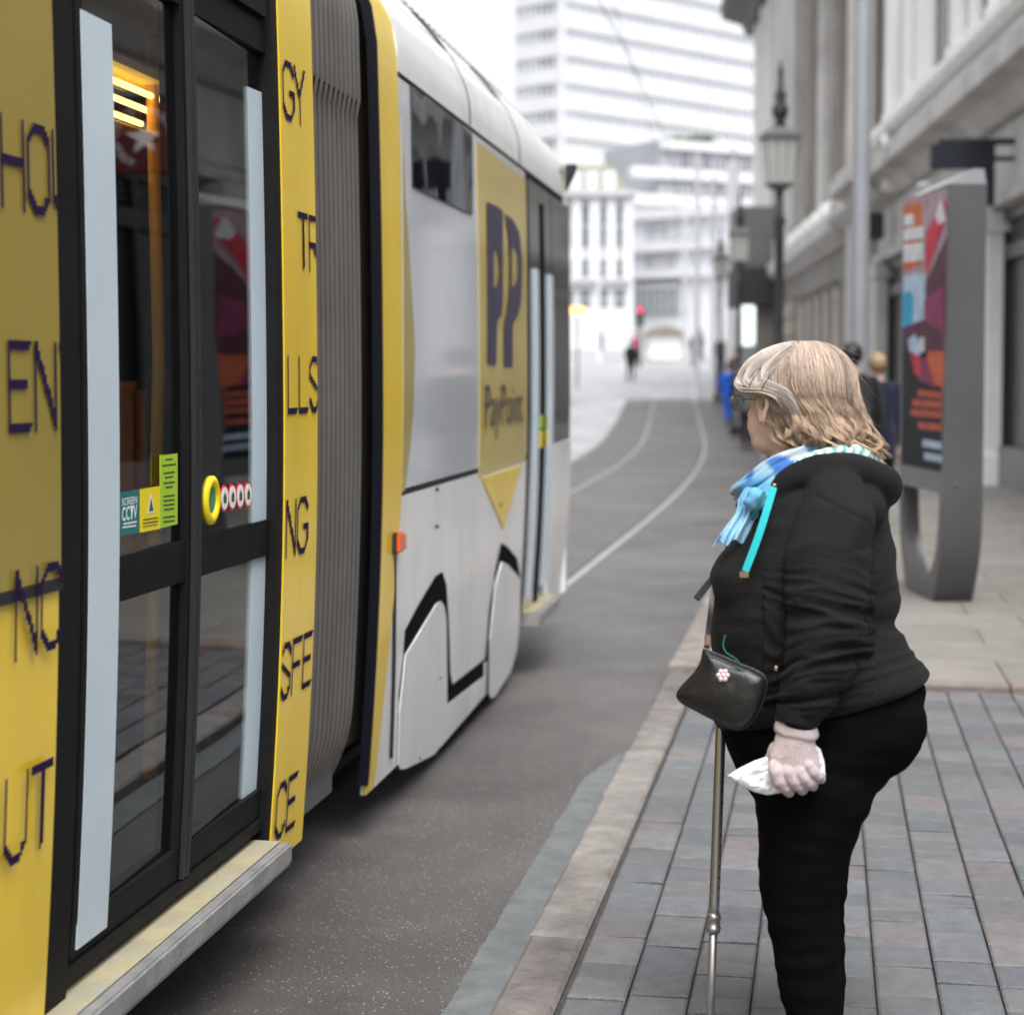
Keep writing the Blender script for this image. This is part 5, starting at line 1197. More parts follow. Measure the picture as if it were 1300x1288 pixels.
# bare hands inside the gloves
chain(mb,[(Q(1008,925,-0.285),0.024),(Q(1006,950,-0.285),0.026,0.018),(Q(1006,968,-0.28),0.030,0.015)])
chain(mb,[(Q(945,838,0.12),0.022),(Q(930,848,0.10),0.03,0.02)])
me=remesh(mb.mesh(),0.0045,3,0.5)
woman=link('person',me,M_skin,None,True); rebase(woman,base)
tag(woman,'woman with ash blond bob, black hoodie and blue scarf, watching the tram go by','person')
# ear
def ear(side,par):
    mb=MB(); c=Hp(-side*0.078,-0.004,-0.012)
    # side=+1 is the near (left) ear
    ax=hl*side
    loop=[]
    for k in range(18):
        a=2*PI*k/18; r=0.017 if math.sin(a)>-0.3 else 0.012
        loop.append(c+hf*(r*1.1*math.cos(a))+hu*(0.031*math.sin(a)+0.0)+ax*(0.015-0.007*math.cos(a)))
    mb.tube(loop,0.0052,8,closed=True)
    mb.sphere(c+ax*0.003-hf*0.002,(0.008,0.016,0.027),14,10,(ax,hf,hu)); mb.sphere(c-hu*0.030+ax*0.009+hf*0.003,(0.006,0.009,0.010),10,8,(ax,hf,hu))
    return link('ear',remesh(mb.mesh(),0.0022,2),M_skin,par,True)
ear(1,woman); ear(-1,woman)
# eyes
M_eye=mat('eye_white',(0.75,0.72,0.7,1),0.15); M_iris=mat('iris',(0.05,0.10,0.14,1),0.1); M_lip=mat('lips',(0.42,0.16,0.15,1),0.45)
for s in(-1,1):
    mb=MB(); c=Hp(s*0.031,0.078,0.0); mb.sphere(c,0.0125,14,10); e=mb.build('eye',M_eye,woman,True); mb=MB(); mb.sphere(c+hf*0.0085,0.0062,12,8); mb.build('iris',M_iris,e,True)
    mb=MB(); mb.tube([Hp(s*(0.018+0.007*k),0.100-0.004*k*k*0.4,0.024+0.003*math.sin(k)) for k in range(5)],[0.002,0.003,0.003,0.0025,0.0015],6); mb.build('eyebrow',Hb,woman,True)
mb=MB(); mb.sphere(Hp(0,0.098,-0.069),(0.022,0.006,0.0065),14,8,(hl,hf,hu)); mb.build('lips',M_lip,woman,True)
# glasses: thin wire
M_wire=mat('glasses_wire',(0.30,0.27,0.22,1),0.25,metal=1.0)
gl=MB()
for s in(-1,1):
    c=Hp(s*0.037,0.124,-0.004); loop=[c+hl*(-s*0)+hl*(0.021*math.cos(2*PI*k/20))*1+hu*(0.016*math.sin(2*PI*k/20))+hf*(-0.10*0.021*0) for k in range(20)]
    gl.tube(loop,0.0013,8,closed=True)
    gl.tube([Hp(s*0.058,0.123,0.002),Hp(s*0.070,0.108,0.004),Hp(s*0.078,0.04,0.004),Hp(s*0.080,0.0,0.003),Hp(s*0.080,-0.02,-0.008)],0.0013,6)
gl.tube([Hp(-0.016,0.124,0.0),Hp(0,0.127,0.004),Hp(0.016,0.124,0.0)],0.0009,6)
gg=gl.build('glasses',M_wire,woman,True)
for s in(-1,1):
    mb=MB(); c=Hp(s*0.037,0.124,-0.004); mb.add([c]+[c+hl*(0.0205*math.cos(2*PI*k/20))+hu*(0.0155*math.sin(2*PI*k/20)) for k in range(20)],[(0,k+1,(k+1)%20+1) for k in range(20)])
    mb.build('lens',glass_mat('spectacle_glass',(0.97,0.98,0.98,1),1.12,0.0),gg)
# ---- hoodie
HO=[(598,992,1112,0.115,0),(612,978,1124,0.165,0),(632,962,1128,0.198,0),(660,944,1130,0.215,0),(695,922,1133,0.222,0),(730,908,1139,0.228,0),(755,903,1141,0.232,0),(778,902,1138,0.235,0),(793,902,1134,0.236,2),(808,903,1141,0.240,5),(830,905,1152,0.243,10),(850,905,1163,0.245,16),(866,905,1172,0.246,22),(876,905,1175,0.246,26),(884,908,1172,0.242,28)]
mb=MB(); mb.loft([ell(y,xl,xr,b,n=48,shear=sh) for y,xl,xr,b,sh in HO])
chain(mb,arm_pts(),24); chain(mb,far_arm(),20)
mb.sphere(Q(1080,648,-0.11),(0.080,0.09,0.062),20,14,(RIGHT,FWDH,ZV)); mb.sphere(Q(1070,640,0.12),(0.085,0.10,0.075),20,14,(RIGHT,FWDH,ZV))
# bust
mb.sphere(Q(948,742,-0.07),(0.080,0.095,0.095),20,14,(RIGHT,FWDH,ZV)); mb.sphere(Q(945,742,0.12),(0.080,0.095,0.095),20,14,(RIGHT,FWDH,ZV))
# hood: thick fold lying round the neck, sagging behind
hood=[(968,652,-0.075,0.018,0.022),(985,624,-0.112,0.021,0.028),(1012,604,-0.132,0.024,0.032),(1048,593,-0.140,0.028,0.034),(1082,596,-0.120,0.036,0.040),(1108,608,-0.065,0.044,0.046),(1118,618,0.01,0.048,0.052),(1106,616,0.09,0.050,0.050),(1075,604,0.14,0.042,0.042),(1035,602,0.14,0.034,0.036),(1000,620,0.11,0.028,0.03),(975,648,0.06,0.022,0.024)]
hs=spline(hood,4); mb.tube([Q(a,b,c) for a,b,c,_,_ in hs],[(d,e) for _,_,_,d,e in hs],16)
me=remesh(mb.mesh(),0.0048,12,0.5)
# folds: pull the cloth in and out with stretched noise, stronger on the sleeve and at the waist
nrm=[v.normal.copy() for v in me.vertices]
inv=lambda p:((p-CAM).dot(RIGHT),(p-CAM).dot(UP),(p-CAM).dot(FWD))
for v,nn in zip(me.vertices,nrm):
    p=v.co; a,b,c=inv(p); x=CX+F*a/c; y=CY-F*b/c; w=(p-Q(1030,750,0)).dot(FWDH)
    d=0.0035*noise.noise(Vector((p.x*7,p.y*7,p.z*7)))
    sleeve= w<-0.14 and 970<x<1110 and y>700
    if sleeve:
        s=min(1,(y-700)/80)*(1 if y<895 else max(0,(915-y)/20))
        ph=y+0.30*(1050-x)*math.sin(y/37)+18*noise.noise(Vector((x/60,y/60,3)))
        r=noise.noise(Vector((x/95,ph/15.0,1.7)))+0.5*noise.noise(Vector((x/50,ph/8.0,7.7)))
        d+=0.0150*s*(1-abs(r)*2.6)*0.55
        if y>905: d-=0.0
    else:
        ph=y+0.25*(x-1130)*(1 if x>1050 else 0)
        s=math.exp(-((y-800)/55.0)**2)*(1 if x>1085 else 0.25)
        d+=0.009*s*(1-abs(noise.noise(Vector((x/120,ph/20.0,4.2))))*3.0)*0.6
        # creases running from the armpit over the back
        s2=math.exp(-(((x-1112)/38.0)**2+((y-700)/70.0)**2))
        d+=0.007*s2*math.sin((x*0.8+y*0.5)/9.0)
        d+=0.003*noise.noise(Vector((x/40,y/25,9)))
    # sewn shoulder seam
    if w<-0.05:
        xs=1033+((y-628)/60.0)*62 if y<700 else 1200
        sd_=math.hypot(x-1040,(y-700))
        if abs((x-1035)*0.55-(628-y)*-1.0+0)<2.5 and 1035<x<1100 and y<690: d-=0.003
    # rib at the hem
    v.co=p+nn*d
M_hood=cloth('black_sweatshirt',(0.0042,0.0034,0.0045,1),0.5,420,0.62,0.03); M_hood.node_tree.nodes['Principled BSDF'].inputs['Specular IOR Level'].default_value=0.20
hd=link('hoodie',me,M_hood,woman,True)
# cuff and hem ribs, seam lines
mb=MB(); c0=Q(1013,897,-0.285); c1=Q(1010,917,-0.285); ax_=(c1-c0).normalized()
pts=[(c0+ (c1-c0)*t, 0.047+(0.0015 if i%2 else 0)) for i,t in enumerate([k/8 for k in range(9)])]
mb.tube([p for p,_ in pts],[(r,r*0.92) for _,r in pts],24); mb.build('cuff',M_hood,hd,True)
hem=[ell(y,xl,xr,b,n=64,shear=sh) for y,xl,xr,b,sh in ((868,903,1174,0.249,22),(876,903,1177,0.250,26),(884,906,1175,0.248,29),(890,910,1170,0.243,31))]
mb=MB(); mb.loft(hem,cap=False); mb.build('hem_rib',M_hood,hd,True)
# striped lining of the hood
lin=[(978,632,-0.085,0.014),(996,603,-0.112,0.017),(1020,585,-0.128,0.018),(1050,574,-0.135,0.018),(1080,571,-0.118,0.018),(1103,578,-0.07,0.018),(1112,586,0.0,0.018),(1098,580,0.075,0.018),(1060,574,0.12,0.018),(1020,586,0.11,0.018),(990,612,0.08,0.015)]
lin=[(a,b+3,c*0.93,d*0.9) for a,b,c,d in lin]; ls=spline(lin,14); mb=MB(); mb.tube([Q(a,b,c) for a,b,c,_ in ls],[r for *_,r in ls],20); me=mb.mesh(); cols=[]
for i in range(len(ls)):
    st=(i%5)<2
    for k in range(20): 
        s_=(i+ k//3)%5<2; cols.append((0.16,0.42,0.40) if s_ else (0.62,0.78,0.74))
for v in me.vertices: v.co+=Vector((noise.noise(v.co*30),noise.noise(v.co*30+Vector((5,5,5))),noise.noise(v.co*30+Vector((9,1,5)))))*0.006
set_cols(me,cols); link('hood_lining',me,mat('striped_lining',(1,1,1,1),0.85,attr='Col',bump=0.3,bscale=300),hd,True)
# drawstrings
M_teal_=mat('turquoise_cord',(0.0,0.42,0.47,1),0.6,bump=0.3,bscale=500); M_dteal=mat('dark_teal_cord',(0.01,0.16,0.14,1),0.6); M_brass=mat('brass_tip',(0.35,0.26,0.13,1),0.35,metal=0.8)
def ribbon(name,pts,hw,th,m,par):
    pts=spline(pts,6); P=[Q(*p) for p in pts]; mb=MB(); mb.tube(P,[(hw,th)]*len(P),10)
    return mb.build(name,m,par,True)
def flatrib(name,pts,hw,m,par,th=0.0018):
    pts=spline(pts,6); mb=MB(); R_=[]
    for i,p in enumerate(pts):
        P=Q(*p[:3]); a=Q(*pts[min(i+1,len(pts)-1)][:3])-Q(*pts[max(i-1,0)][:3]); a.normalize(); s=a.cross(FWD); s.normalize(); w_=hw; n_=s.cross(a)
        R_.append([P-s*w_-n_*th,P+s*w_-n_*th,P+s*w_+n_*th,P-s*w_+n_*th])
    mb.loft(R_); return mb.build(name,m,par,bevel=0.0006)
ds=flatrib('drawstring',[(982,618,-0.175),(975,642,-0.188),(967,668,-0.197),(958,694,-0.202),(946,725,-0.205)],0.0078,M_teal_,hd)
mb=MB(); mb.box(Q(944.5,729,-0.205),0.0095,0.003,0.0065,(RIGHT,FWDH,ZV)); mb.build('cord_tip',M_brass,ds,bevel=0.001)
mb=MB(); mb.sphere(Q(983,616,-0.172),(0.0055,0.004,0.0045),12,8); mb.build('eyelet',M_brass,hd,True)
flatrib('drawstring',[(971,624,-0.158),(966,634,-0.16),(961,646,-0.155),(955,660,-0.14)],0.004,M_dteal,hd)
# ---- trousers
mb=MB(); mb.loft([ell(y,xl,xr,b,n=40) for y,xl,xr,b in [(862,910,1168,0.23)]+TR])
chain(mb,legpts(-1),26); chain(mb,legpts(1),26)
mb.sphere(Q(1108,915,-0.09),(0.115,0.12,0.125),20,14,(RIGHT,FWDH,ZV)); mb.sphere(Q(1108,915,0.09),(0.115,0.12,0.125),20,14,(RIGHT,FWDH,ZV))
me=remesh(mb.mesh(),0.0055,5,0.5)
displace(me,lambda p:0.0035*noise.noise(p*9)+0.0045*noise.noise(Vector((p.x*12,p.y*12,p.z*34)))*(1.0 if p.z<1.0 else 0.5))
M_legg=cloth('black_leggings',(0.0032,0.0029,0.0034,1),0.3,500,0.9,0.0); M_legg.node_tree.nodes['Principled BSDF'].inputs['Specular IOR Level'].default_value=0.06
link('trousers',me,M_legg,woman,True)
mb=MB()
for s in(-1,1):
    f0=Q(1040 if s<0 else 1034,1356,s*0.115); chain(mb,[(f0+RIGHT*0.035-ZV*0.0,0.046),(f0-RIGHT*0.07-ZV*0.006,0.042,0.052),(f0-RIGHT*0.17-ZV*0.012,0.032,0.054)])
link('shoes',remesh(mb.mesh(),0.006,3),Ms,woman,True)
# ---- glove: knitted, fingers curled round a packet
def glove_near():
    mb=MB()
    gw=-0.288
    pr=[(1010,910,0.039,0.032),(1010,930,0.0395,0.033),(1008.5,945,0.043,0.031),(1008,957,0.049,0.028),(1009,969,0.053,0.025),(1010,978,0.052,0.021),(1010,985,0.045,0.014)]
    mb.loft([[Q(a,b,gw)+RIGHT*(c*math.cos(2*PI*k/32))+FWDH*(d*math.sin(2*PI*k/32)) for k in range(32)] for a,b,c,d in pr])
    # four fingers, index on the left, all slanting down to the right and curling away under the packet
    fg=[((983,972),(988,990),(1002,1003),0.0125),((996,972),(1006,990),(1019,1000),0.0125),((1010,972),(1020,988),(1032,995),0.0122),((1022,966),(1032,980),(1042,986),0.0112)]
    for (k,m_,t,r) in fg:
        chain(mb,[(Q(*k,gw-0.010),r*1.12),(Q((k[0]*0.45+m_[0]*0.55),(k[1]*0.45+m_[1]*0.55)-1,gw-0.022),r*1.08),(Q(*m_,gw-0.020),r*1.05),(Q((m_[0]+t[0])/2+1,(m_[1]+t[1])/2+2,gw-0.010),r),(Q(t[0],t[1]+2,gw+0.014),r*0.95),(Q(t[0]-4,t[1]-2,gw+0.034),r*0.88)],16)
    # thumb crosses behind, on the palm side
    chain(mb,[(Q(986,950,gw+0.012),0.017),(Q(978,968,gw+0.032),0.0145),(Q(985,982,gw+0.052),0.013),(Q(997,990,gw+0.058),0.0118)],16)
    return mb
gm=remesh(glove_near().mesh(),0.0017,3,0.45)
displace(gm,lambda p:0.0012*noise.noise(p*60)+0.0007*noise.noise(p*160))
M_glove=mat('pale_pink_knit',(0.78,0.625,0.645,1),0.95,var=0.10,vscale=50,bump=0.9,bscale=750,sheen=0.5,spec=0.2)
gln=link('glove',gm,M_glove,woman,True)
mb=MB(); rings=[]
cc=[(1010.5,914,0.040),(1011,920,0.0430),(1011,925,0.0455),(1011,929,0.0462),(1010.5,933,0.0440),(1010,935,0.0405)]
for i,(x,y,r) in enumerate(cc):
    c=Q(x,y,-0.288); rings.append([c+RIGHT*(r*math.cos(2*PI*k/30))+FWDH*(r*0.8*math.sin(2*PI*k/30))-ZV*(0.008*math.cos(2*PI*k/30)+0.0018*math.sin(5*2*PI*k/30)) for k in range(30)])
mb.loft(rings,cap=False); mb.build('glove_cuff',M_glove,gln,True)
mb=MB(); chain(mb,[(Q(947,836,0.12),0.034),(Q(934,846,0.10),0.040,0.03)])
for k in range(4): chain(mb,[(Q(928-k*1,838+k*6,0.085+0.0*k),0.012),(Q(920-k*1,838+k*6,0.075),0.012),(Q(917,839+k*6,0.10),0.011),(Q(922,839+k*6,0.118),0.010)],10)
link('glove',remesh(mb.mesh(),0.0025,3),M_glove,woman,True)
# ---- scarf
M_sc=bpy.data.materials.new('blue_print_scarf'); M_sc.use_nodes=True; nt=M_sc.node_tree; N=nt.nodes; L=nt.links; b=N['Principled BSDF']
b.inputs['Roughness'].default_value=0.9; b.inputs['Sheen Weight'].default_value=0.2; b.inputs['Specular IOR Level'].default_value=0.2
at_=N.new('ShaderNodeAttribute'); at_.attribute_name='Col'; L.new(at_.outputs['Color'],b.inputs['Base Color'])
g_=N.new('ShaderNodeNewGeometry'); n_=N.new('ShaderNodeTexNoise'); n_.inputs['Scale'].default_value=700; L.new(g_.outputs['Position'],n_.inputs['Vector']); bp=N.new('ShaderNodeBump'); bp.inputs['Strength'].default_value=0.3; bp.inputs['Distance'].default_value=0.002; L.new(n_.outputs['Fac'],bp.inputs['Height']); L.new(bp.outputs[0],b.inputs['Normal'])
def scarf_col(p,tail=False):
    n=noise.noise(p*26+Vector((3,1,7))); n2=noise.noise(p*11+Vector((9,4,1)))
    light=Vector((0.30,0.54,0.72)); deep=Vector((0.04,0.15,0.45)); grey=Vector((0.42,0.50,0.55)); mid=Vector((0.12,0.36,0.58))
    if tail: 
        c=light.lerp(mid,min(1,max(0,0.45+n2*1.6))); 
        return c.lerp(deep,min(1,max(0,(n-0.28)*4)))
    c=grey.lerp(mid,min(1,max(0,0.3+n2*1.8))); return c.lerp(deep,min(1,max(0,(n-0.14)*5)))
def scarf_mesh(rings,tail):
    mb=MB(); mb.loft(rings); me=mb.mesh(); set_cols(me,[scarf_col(v.co,tail) for v in me.vertices]); return me
# neck wrap: several folds
neck=[(1075,572,-0.095),(1040,580,-0.128),(1008,592,-0.130),(985,605,-0.120),(965,618,-0.100),(950,628,-0.06),(946,632,0.0),(960,620,0.06),(990,600,0.10),(1030,580,0.11),(1070,570,0.08)]
mbm=[]
def fold(off_x,off_y,dw,ra,rb,cut=None):
    P=spline([(x+off_x,y+off_y,w+dw) for x,y,w in neck][:cut],8); R_=[]
    for i,p in enumerate(P):
        c=Q(*p); a=(Q(*P[min(i+1,len(P)-1)])-Q(*P[max(i-1,0)])).normalized(); s=a.cross(ZV).normalized(); u=s.cross(a).normalized(); ring=[]
        for k in range(28):
            q=2*PI*k/28; f=1+0.22*math.sin(3*q+i*0.12)+0.12*math.sin(7*q-i*0.2); ring.append(c+s*(ra*f*math.cos(q))+u*(rb*f*math.sin(q)))
        R_.append(ring)
    return R_
scm=scarf_mesh(fold(0,7,0.022,0.018,0.026),False); sc=link('scarf',scm,M_sc,woman,True)
link('scarf_fold',scarf_mesh(fold(-10,-7,0.03,0.013,0.018,8),False),M_sc,sc,True)
link('scarf_fold',scarf_mesh(fold(-6,17,0.008,0.012,0.016,6),False),M_sc,sc,True)
# hanging tail: (py, x centre, half width px, depth)
tl=[(618,946,972,-0.095),(632,938,970,-0.105),(644,936,966,-0.112),(652,933,964,-0.116),(662,925,962,-0.122),(674,916,957,-0.128),(684,909,952,-0.130),(692,904,948,-0.130)]
R_=[]; TS=spline(tl,6)
for i,(y,xl,xr,w) in enumerate(TS):
    g_=i/(len(TS)-1); fr=[]; bk=[]
    for k in range(41):
        u=k/40; x=xl+(xr-xl)*u
        d=0.0095*math.sin(u*17+1.2*math.sin(g_*4))*(0.45+0.6*g_)+0.006*math.sin(u*31-g_*5+1)+0.020*(2*u-1)**2
        yy=y+(-6*u+3.5*math.sin(u*14+2)*g_)*g_
        fr.append(Q(x,yy,w+d)); bk.append(Q(x,yy,w+d+0.0035))
    R_.append(fr+bk[::-1])
link('scarf_tail',scarf_mesh(R_,True),M_sc,sc,True)
R_=[]
for i,(y,xl,xr,w) in enumerate(TS[:int(len(TS)*0.8)]):   # second layer of the tail, behind the first
    g_=i/(len(TS)-1); fr=[]; bk=[]
    for k in range(31):
        u=k/30; x=xl+7+(xr-xl)*u; d=0.011*math.sin(u*13+2+g_*3)+0.012
        fr.append(Q(x,y+4*math.sin(u*9),w+d+0.012)); bk.append(Q(x,y+4*math.sin(u*9),w+d+0.0155))
    R_.append(fr+bk[::-1])
link('scarf_tail',scarf_mesh(R_,True),M_sc,sc,True)
mb=MB(); mb.sphere(Q(960,634,-0.125),(0.030,0.018,0.022),20,14,(RIGHT,FWDH,ZV)); me=mb.mesh()
displace(me,lambda p:0.014*noise.noise(Vector((p.x*30,p.y*30,p.z*75))))
set_cols(me,[scarf_col(v.co) for v in me.vertices]); link('scarf_knot',me,M_sc,sc,True)

# ---- hair
M_hairm=bpy.data.materials.new('blond_hair'); M_hairm.use_nodes=True; nt=M_hairm.node_tree; N=nt.nodes; L=nt.links; b=N['Principled BSDF']
a_=N.new('ShaderNodeAttribute'); a_.attribute_name='Col'; L.new(a_.outputs['Color'],b.inputs['Base Color']); b.inputs['Roughness'].default_value=0.42; b.inputs['Specular IOR Level'].default_value=0.45
rng=random.Random(11)
HT=[(432,1012,1030),(434,1000,1042),(438,985,1054),(444,970,1064),(452,957,1073),(462,947,1080),(474,940,1085),(486,936,1087),(498,937,1089),(512,950,1091),(526,965,1094),(540,972,1098),(552,977,1103),(562,984,1105),(575,992,1100)]
def hull(y,al,f=1.0,out=0.0):
    xl,xr=interp(HT,y); cx=(xl+xr)/2; E=(xr-xl)/2/PXM*f+out
    # slightly deeper than wide over the crown
    return Q(cx,y,0.012)+RIGHT*(E*math.cos(al))-FWDH*(E*0.98*math.sin(al))
def hcol(v,y,al):
    t=min(1,max(0,(y-450)/110)); base_=Vector((0.44,0.345,0.285)).lerp(Vector((0.47,0.34,0.235)),t)
    front=min(1,max(0,(math.cos(al-PI)-0.35)*1.6))*min(1,max(0,(530-y)/60)) # silver at the temple
    c=base_.lerp(Vector((0.72,0.66,0.62)),front*0.8)
    return c*v
CL=[]
NCL=150
for i in range(NCL): CL.append((rng.uniform(-PI,PI),rng.uniform(0,6.28),rng.uniform(0.5,1.5),rng.choice((0.34,0.5,0.68,0.85,0.95,1.1,1.3,1.55)),rng.uniform(-0.3,0.3)))
CL.sort()
def strands(n):
    mb=MB(); cols=[]
    for _ in range(n):
        ci=rng.randrange(NCL); ca,cph,camp,cv,ctw=CL[ci]; lay_=rng.random()
        al=ca+rng.gauss(0,0.06); deg=math.degrees(al)%360
        if 188<deg<268: ylen=492+rng.uniform(-8,6)                       # fringe over the face side
        elif 140<deg<=188: ylen=rng.uniform(486,500)
        else: ylen=570+9*math.sin(cph)+rng.uniform(-12,9)
        if 118<deg<=140: ylen=rng.uniform(540,575)
        v=(cv*(0.35+0.65*lay_)+ (1-(0.35+0.65*lay_)))*rng.uniform(0.62,1.38); lay=rng.uniform(0.0,1.0)
        y0=433+rng.random()**1.5*22; pts=[]; m=26; ns=rng.uniform(-0.003,0.003)
        ps=rng.uniform(0,6.28)
        for k in range(m):
            t=k/(m-1); y=y0+(ylen-y0)*t
            a=al
            # hair leaves the side parting and fans out
            a+= (1-t)**2*0.5*math.sin(al-1.2)
            s=max(0,(y-500)/70.0)
            a+=s*s*camp*0.17*math.sin(y/10.0+cph)+ctw*0.12*s+0.010*math.sin(y/7+ps)
            # locks gather at the tips
            a+=(ca-al)*0.85*s
            out=-0.012*(1-lay)+0.004+s*0.015*camp*math.sin(y/8.0+cph*1.7)
            dg=math.degrees(a)%360
            if dg<75 or dg>285: out+=0.016*max(0,(y-528)/40.0)**1.5*(0.6+0.5*camp)           # flick at the back
            else: out+=0.030*max(0,min(1,(y-505)/50.0))-0.010*max(0,(y-562)/16.0)                                            # ends turn under at the side
            if 105<dg<=140: out-=0.006*s
            p=hull(y,a,1.0,out+ns*t); pts.append(p)
        addstrand(mb,cols,pts,0.00030+0.00016*rng.random(),v,al,y0,ylen)
    return mb,cols
def addstrand(mb,cols,pts,r,v,al,y0,y1):
    m=len(pts); n0=len(mb.v)
    for k,p in enumerate(pts):
        d=(pts[min(k+1,m-1)]-pts[max(k-1,0)]).normalized(); s=d.cross(FWD); 
        if s.length<1e-4: s=RIGHT.copy()
        s.normalize(); q=s.cross(d); rr=r*(1 if k<m-5 else (m-k)/6.0)
        for j in range(3):
            a=2*PI*j/3; mb.v.append(tuple(p+s*(rr*1.5*math.cos(a))+q*(rr*math.sin(a))))
        t=k/(m-1); cols.extend([hcol(v*(1.05-0.12*math.sin(t*9+al*3)),y0+(y1-y0)*t,al)]*3)
    for k in range(m-1):
        for j in range(3):
            l=(j+1)%3; a=n0+k*3; mb.f.append((a+j,a+l,a+3+l,a+3+j))
# under-cap so that no scalp shows
mb=MB(); rings=[]
for y in (434,440,448,458,470,482,494):
    rings.append([hull(y,2*PI*k/36,0.96,-0.010) for k in range(36)])
mb.loft(rings)
back=[]
for y in (470,494,510,530,550,562):
    r1=[hull(y,math.radians(a),0.95,-0.012) for a in range(-88,131,8)]; r2=[hull(y,math.radians(a),0.95,-0.040) for a in range(130,-89,-8)]
    back.append(r1+r2)
mb.loft(back)
me=mb.mesh(); set_cols(me,[(0.20,0.145,0.11)]*len(me.vertices)); cap=link('hair',me,M_hairm,woman,True)
mb,cols=strands(13000); me=bpy.data.meshes.new('s'); me.from_pydata(mb.v,[],mb.f); me.update(); set_cols(me,cols); link('hair_strands',me,M_hairm,cap,True)
# front hair swept back above and behind the ear, explicit locks
mb=MB(); cols=[]
def sweep(guide,n,spread,v0,v1,jw=0.004,r=0.0005):
    for _ in range(n):
        o=(rng.gauss(0,spread),rng.gauss(0,spread),rng.gauss(0,jw)); v=rng.uniform(v0,v1); k=rng.uniform(0.5,1.2)
        G=spline([(x+o[0]*(0.4+0.9*i/len(guide))*k,y+o[1]*k,w+o[2]) for i,(x,y,w) in enumerate(guide)],5)
        addstrand(mb,cols,[Q(*p) for p in G],r,v,2.9,470,500)
def hw(x,y,lift=0.004):
    xl,xr=interp(HT,y); cx=(xl+xr)/2; E=(xr-xl)/2; u=max(-E*0.97,min(E*0.97,x-cx)); return 0.012-0.98*math.sqrt(E*E-u*u)/PXM-lift
def g2(pts,lift=0.004): return [(x,y,hw(x,y,lift)) for x,y in pts]
sweep(g2([(990,445),(970,456),(953,471),(948,484),(956,491),(970,493),(986,497),(1000,508),(1010,526),(1014,545),(1012,558)],0.003),300,2.6,0.65,1.15,0.003)
sweep(g2([(1004,442),(986,455),(972,472),(970,486),(980,491),(994,497),(1008,512),(1018,532),(1020,552)],0.003),240,2.8,0.65,1.1,0.003)
sweep(g2([(968,452),(951,464),(941,477),(938,487),(944,493),(956,494),(972,495),(988,502),(998,516)],0.003),300,2.4,0.9,1.3,0.003)
# loose fly-aways
for _ in range(260):
    a=rng.uniform(-1.6,3.2); y=rng.uniform(433,560); p=hull(y,a,1.0,0.004); d=Vector((rng.gauss(0,1),rng.gauss(0,1),rng.gauss(0,1)))*0.010
    q2=hull(min(y+18,570),a+rng.uniform(-.1,.1),1.0,0.010)+d
    addstrand(mb,cols,[p,p.lerp(q2,0.4)+d*0.3,q2,q2+(q2-p)*0.4+d*0.5],0.00022,1.3,a,y,y+20)
me=bpy.data.meshes.new('s'); me.from_pydata(mb.v,[],mb.f); me.update(); set_cols(me,cols); link('swept_fringe',me,M_hairm,cap,True)
for g in ([(966,467,-0.118),(953,486,-0.106),(951,493,-0.10)],[(984,468,-0.127),(970,488,-0.122),(967,495,-0.118)]):
    mb=MB(); mb.tube([Q(*p) for p in g],0.0011,6); mb.build('hair_pin',M_iron,cap,True)

# ================================================================= THINGS SHE CARRIES
def pillow(out, D, T0, T1, wf, step=2.0, nz=None):
    xs=[p[0] for p in out]; ys=[p[1] for p in out]; n=len(out)
    def inside(x,y):
        c=False
        for i in range(n):
            (x1,y1),(x2,y2)=out[i],out[(i+1)%n]
            if (y1>y)!=(y2>y) and x<(x2-x1)*(y-y1)/(y2-y1)+x1: c=not c
        return c
    def dist(x,y):
        m=1e9
        for i in range(n):
            (x1,y1),(x2,y2)=out[i],out[(i+1)%n]; dx,dy=x2-x1,y2-y1; L2=dx*dx+dy*dy or 1e-9
            t=max(0,min(1,((x-x1)*dx+(y-y1)*dy)/L2)); m=min(m,math.hypot(x-x1-t*dx,y-y1-t*dy))
        return m
    bm=bmesh.new(); bm.faces.new([bm.verts.new((a,b,0)) for a,b in out])
    x=min(xs)+step
    while x<max(xs): bmesh.ops.bisect_plane(bm,geom=bm.verts[:]+bm.edges[:]+bm.faces[:],plane_co=(x,0,0),plane_no=(1,0,0),dist=1e-4); x+=step
    y=min(ys)+step
    while y<max(ys): bmesh.ops.bisect_plane(bm,geom=bm.verts[:]+bm.edges[:]+bm.faces[:],plane_co=(0,y,0),plane_no=(0,1,0),dist=1e-4); y+=step
    bm.verts.index_update(); mb=MB(); V=[v.co.copy() for v in bm.verts]; F_=[]
    for v in V:
        q=min(1,dist(v.x,v.y)/D); F_.append(math.sqrt(max(0,1-(1-q)**2)))
    f1=lambda v,h:(nz(v.x,v.y)*h if nz else 0)
    mb.v=[tuple(Q(v.x,v.y,wf(v.x,v.y)-T0*h+f1(v,h))) for v,h in zip(V,F_)]+[tuple(Q(v.x,v.y,wf(v.x,v.y)+T1*h+0.0008)) for v,h in zip(V,F_)]
    m=len(V)
    for f in bm.faces: ii=[v.index for v in f.verts]; mb.f.append(tuple(ii)); mb.f.append(tuple(a+m for a in reversed(ii)))
    for e in bm.edges:
        if len(e.link_faces)==1: a,b=[v.index for v in e.verts]; mb.f.append((a,b,b+m,a+m))
    bm.free(); return mb
